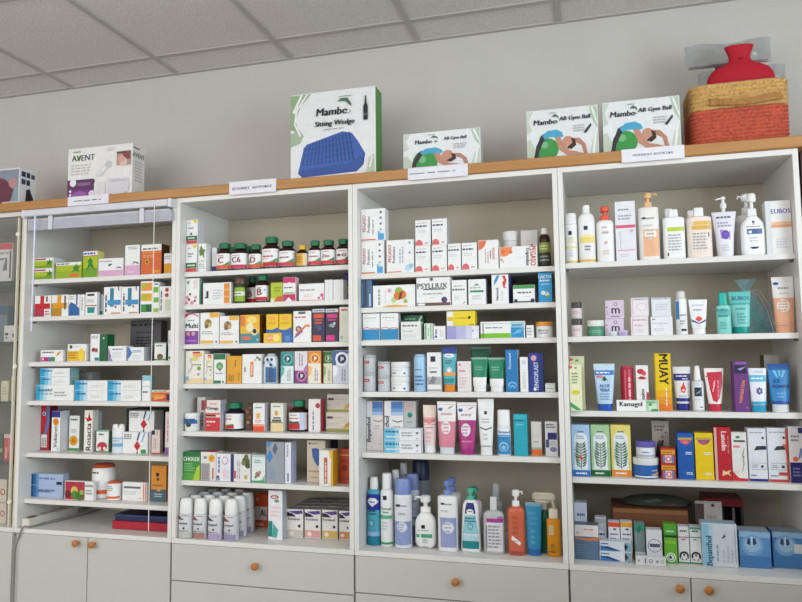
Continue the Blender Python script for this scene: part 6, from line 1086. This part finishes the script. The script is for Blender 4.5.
# dark neighbouring case at the right edge
def right_case():
    x0 = 4*W+.02; root = empty('display_case', (x0, 0, ZC)); m = wood('dark_walnut', '#3a1c18', '#4c2820', .45, 2)
    mb = MB(); mb.box(0, .05, -ZC+.001, .02, DEEP, TOP-.001, m); mb.build('side_panel', root)
    mb = MB(); mb.box(.78, .05, -ZC+.001, .8, DEEP, TOP-.001, m); mb.build('side_panel', root)
    mb = MB(); mb.box(.02, DEEP-.01, -ZC+.001, .78, DEEP, TOP-.001, m); mb.build('back_panel', root)
    for z in (-.8, -.2, .3, .75, 1.15):
        mb = MB(); mb.box(.0202, .06, z-.02, .7798, DEEP-.0102, z, m); mb.build('shelf', root)
    tag(root, 'dark brown wooden case barely visible at the right edge', 'case')
right_case()

# roller blind in front of the left unit
def blind():
    Y = -.035; xa = at(22,212,Y).x; xb = at(171,203,Y).x; zt = (at(22,210.5,Y).z+at(165,198.6,Y).z)/2; zb = (at(22,215.5,Y).z+at(165,207,Y).z)/2
    zt = min(zt, TOP-.004); root = empty('window_blind', ((xa+xb)/2, Y, ZC+zb)); hw = (xb-xa)/2; h = zt-zb
    bm_ = mat('#d4d4dc', .35); fab = mat('#c6c6d2', .55, var=.05, scale=20)
    mb = MB(); mb.box(-hw, 0, 0, hw-.016, .034, h, bm_, bev=.003); mb.build('headrail', root)
    for x in (hw-.0155, -hw-.001):
        mb = MB(); mb.box(x, -.003, -.006, x+(.0165 if x > 0 else .012), .0345, h+.001, mat('#dcdce4', .3), bev=.002)
        if x < 0:
            pass
        mb.build('end_bracket', root)
    z1 = (at(60,221,Y+.03).z+at(150,210,Y+.03).z)/2-zb; z0 = (at(40,232,Y+.03).z+at(160,221,Y+.03).z)/2-zb
    mb = MB(); n = 9
    for i in range(n):
        z = z0+(z1-z0)*i/n; mb.box(-hw+.022, .012, z+.0004, hw-.006, .034, z+(z1-z0)/n-.0004, fab, bev=.001)
    mb.build('gathered_slats', root)
    mb = MB(); mb.box(-hw+.02, .016, z1+.0005, hw-.02, .028, z1+.006, mat('#c8c8cc', .3)); mb.build('rail', root)
    for px in (49, 140.5):
        x = at(px, 222, Y).x-(xa+xb)/2; mb = MB(); mb.box(x-.011, .004, z0-.003, x+.011, .0115, -.002, bm_, bev=.002); mb.build('ladder_clip', root)
    x = at(35,230,Y-.01).x-(xa+xb)/2; zl = at(32.5,331,Y-.01).z-zb
    mb = MB(); mb.tube([(x,-.012,-.004),(x+.001,-.012,-.02)], .005, bm_); mb.tube([(x+.001,-.012,-.021),(x,-.012,zl)], .0042, mat('#dcdcf0', .25)); mb.build('tilt_wand', root, smooth=True)
    x = at(152.7,300,Y-.006).x-(xa+xb)/2; zl = at(150.5,531,Y-.006).z-zb
    mb = MB(); mb.tube([(x,-.006,h*.4),(x,-.006,zl)], .0018, mat('#e4e2dc', .5), 6); mb.build('pull_cord', root, smooth=True)
    tag(root, 'white blind drawn up under the board over the left bay', 'blind')
blind()
# power strip and its cable on the left counter
def strip():
    A = Vector((.045, .018, 0)); L_ = .30; ang = math.radians(88)
    root = empty('power_strip', (A.x, A.y, ZC), ang); m = mat('#e0dcd4', .35)
    mb = MB(); mb.box(0, -.022, .0006, L_, .022, .036, m, bev=.004); mb.build('housing', root)
    mb = MB(); mb.box(.02, -.012, .0362, .06, .012, .040, mat('#6c1c20', .3), bev=.001); mb.build('rocker_switch', root)
    for k in range(3):
        mb = MB(); mb.loft([(.0362,.017,.017),(.0372,.016,.016)], mat('#b8b4ac', .4), 2, 20, cx=.11+.055*k); mb.build('socket', root)
    tag(root, 'white power strip with dark red switch on the left counter', 'power strip', None)
    pts = []
    pts = [(.145,.38,.005),(.135,.28,.005),(.118,.16,.005),(.098,.06,.005),(.083,.012,.006)]
    for (px, py) in ((23.5,527),(20,534),(16.5,544),(14.5,556),(13.8,572),(13.4,602)):
        p = at(px, py, -.008); pts.append((p.x, p.y, p.z))
    pts.append((pts[-1][0]+.004, -.008, -ZC+.006))
    # smooth it
    q = []
    P_ = [Vector(p) for p in pts]
    for i in range(len(P_)-1):
        p0, p1, p2, p3 = P_[max(i-1,0)], P_[i], P_[i+1], P_[min(i+2,len(P_)-1)]
        for k in range(6):
            t = k/6; q.append(.5*((2*p1)+(p2-p0)*t+(2*p0-5*p1+4*p2-p3)*t*t+(3*p1-p0-3*p2+p3)*t**3))
    q.append(P_[-1])
    mb = MB(); mb.tube([(v.x, v.y, max(v.z+ZC, .004)) for v in q], .0036, mat('#80807c', .45), 8)
    tag(mb.build('power_cable', None, smooth=True), 'grey cable running off the counter and hanging before cabinets', 'cable')
strip()

# ---------------------------------------------------------------- room shell
XL, XR, YF, YB, ZT = -2.4, 4.9, -4.4, .4205, 3.047
def wallmat(c, sc=5): return mat(c, .85, var=.02, scale=sc, bump=.05)
WM = wallmat('#c9c6c1')
def slab(name, x0,y0,z0,x1,y1,z1, m):
    mb = MB(); mb.box(x0,y0,z0,x1,y1,z1,m); return structure(mb.build(name))
slab('floor', XL-.1, YF-.1, -.1, XR+.1, YB+.1, 0, mat('#aaa69e', .4, var=.06, scale=3))
slab('wall_back', XL-.1, YB, .0, XR+.1, YB+.1, ZT+.1, WM)
slab('wall_left', XL-.1, YF, 0, XL, YB, ZT+.1, WM)
slab('wall_front', XL-.1, YF-.1, 0, XR+.1, YF, ZT+.1, WM)
# right wall with a window opening
wy0, wy1, wz0, wz1 = -3.9, -1.3, 1.0, 2.75
mb = MB()
mb.box(XR, YF, 0, XR+.1, YB, wz0, WM); mb.box(XR, YF, wz1, XR+.1, YB, ZT+.1, WM); mb.box(XR, YF, wz0, XR+.1, wy0, wz1, WM); mb.box(XR, wy1, wz0, XR+.1, YB, wz1, WM)
structure(mb.build('wall_right'))
mb = MB(); fm = mat('#d8d8d4', .4)
for a, b in ((wy0, wy0+.05), ((wy0+wy1)/2-.025, (wy0+wy1)/2+.025), (wy1-.05, wy1)): mb.box(XR+.02, a, wz0, XR+.08, b, wz1, fm)
mb.box(XR+.02, wy0, wz0, XR+.08, wy1, wz0+.05, fm); mb.box(XR+.02, wy0, wz1-.05, XR+.08, wy1, wz1, fm)
structure(mb.build('window_1'))
# suspended ceiling: tiles and the visible grid bars
CT = bpy.data.materials.new('ceiling_tile'); CT.use_nodes = True; nt = CT.node_tree; b_ = nt.nodes['Principled BSDF']
nz = nt.nodes.new('ShaderNodeTexNoise'); nz.inputs['Scale'].default_value = 130; nz.inputs['Detail'].default_value = 3
rp = nt.nodes.new('ShaderNodeValToRGB'); rp.color_ramp.elements[0].position = .38; rp.color_ramp.elements[1].position = .55
rp.color_ramp.elements[0].color = srgb('#cfcbc6')+[1]; rp.color_ramp.elements[1].color = srgb('#e2dfdb')+[1]
tc = nt.nodes.new('ShaderNodeTexCoord'); nt.links.new(tc.outputs['Object'], nz.inputs['Vector']); nt.links.new(nz.outputs['Fac'], rp.inputs['Fac']); nt.links.new(rp.outputs['Color'], b_.inputs['Base Color']); b_.inputs['Roughness'].default_value = .9
slab('ceiling', XL-.1, YF-.1, ZT, XR+.1, YB+.1, ZT+.05, CT)
BAR = mat('#b6b2ac', .5, var=.02); n = 0
for k in range(-4, 9):
    x = -.107+.63*k
    if XL < x < XR: n += 1; slab('trim_%d' % n, x-.013, YF, ZT-.006, x+.013, YB, ZT+.001, BAR)
for k in range(0, 8):
    y = .215-.63*k
    if YF < y: n += 1; slab('trim_%d' % n, XL, y-.013, ZT-.0065, XR, y+.013, ZT+.001, BAR)
slab('trim_%d' % (n+1), XL, YB-.02, ZT-.008, XR, YB-.0005, ZT+.001, BAR)

# ---------------------------------------------------------------- light
def area(name, loc, rot, sx, sy, e, col):
    l = bpy.data.lights.new(name, 'AREA'); l.shape = 'RECTANGLE'; l.size = sx; l.size_y = sy; l.energy = e; l.color = col
    o = bpy.data.objects.new(name, l); COL.objects.link(o); o.location = loc; o.rotation_euler = rot
area('daylight_window', (XR+.015, (wy0+wy1)/2, (wz0+wz1)/2), (0, math.radians(90), 0), wz1-wz0-.1, wy1-wy0-.1, 100, (.82,.93,1))
area('front_fill', (.0, YF+.03, 1.95), (math.radians(-90), 0, math.radians(180)), 5.2, 2.0, 92, (.98,.99,1))  # added fill light before the solid front wall, no window there
for x in (-.5, 1.5, 3.4):
    area('ceiling_lamp', (x, -2.3, ZT-.03), (0, 0, 0), .58, .58, 7, (1,.96,.9))
# added unseen block beside the camera, put here to shade the low right corner
mb = MB(); cm_ = mat('#a8a29a', .4); mb.box(3.06, -1.25, 0, 4.7, -.75, 1.26, cm_, bev=.004); mb.box(3.0, -1.3, 1.2605, 4.75, -.7, 1.3, WOOD, bev=.004)
tag(mb.build('shade_block'), 'added unseen block with wooden top, shading the low right bay', 'counter')
def blocker():  # added unseen rack behind the camera, keeps light off the lower shelves
    root = empty('shade_rack', (1.3, -3.5, 0)); m = mat('#b8b0a4', .5)
    for x in (0, 1.65, 3.28):
        mb = MB(); mb.box(x,0,.001,x+.02,.45,1.95,m); mb.build('side_panel', root)
    mb = MB(); mb.box(0,.215,.001,3.3,.235,1.95,m); mb.build('back_panel', root)
    for z in (.1,.5,.9,1.3,1.93):
        mb = MB(); mb.box(0,0,z,3.3,.45,z+.02,m); mb.build('shelf', root)
    tag(root, 'added unseen beige shelved gondola standing behind the viewer', 'display shelf')
blocker()
w = bpy.data.worlds.new('sky'); bpy.context.scene.world = w; w.use_nodes = True
w.node_tree.nodes['Background'].inputs['Color'].default_value = (.75,.85,1,1); w.node_tree.nodes['Background'].inputs['Strength'].default_value = .6
vs = bpy.context.scene.view_settings; vs.view_transform = 'Standard'; vs.look = 'None'; vs.exposure = .12; vs.gamma = 1; vs.use_curve_mapping = False
make_camera()
for (nm, sh), obs in GROUPS.items():
    if len(obs) > 1:
        for o in obs: o['group'] = plural(nm)+' on the '+where(sh)
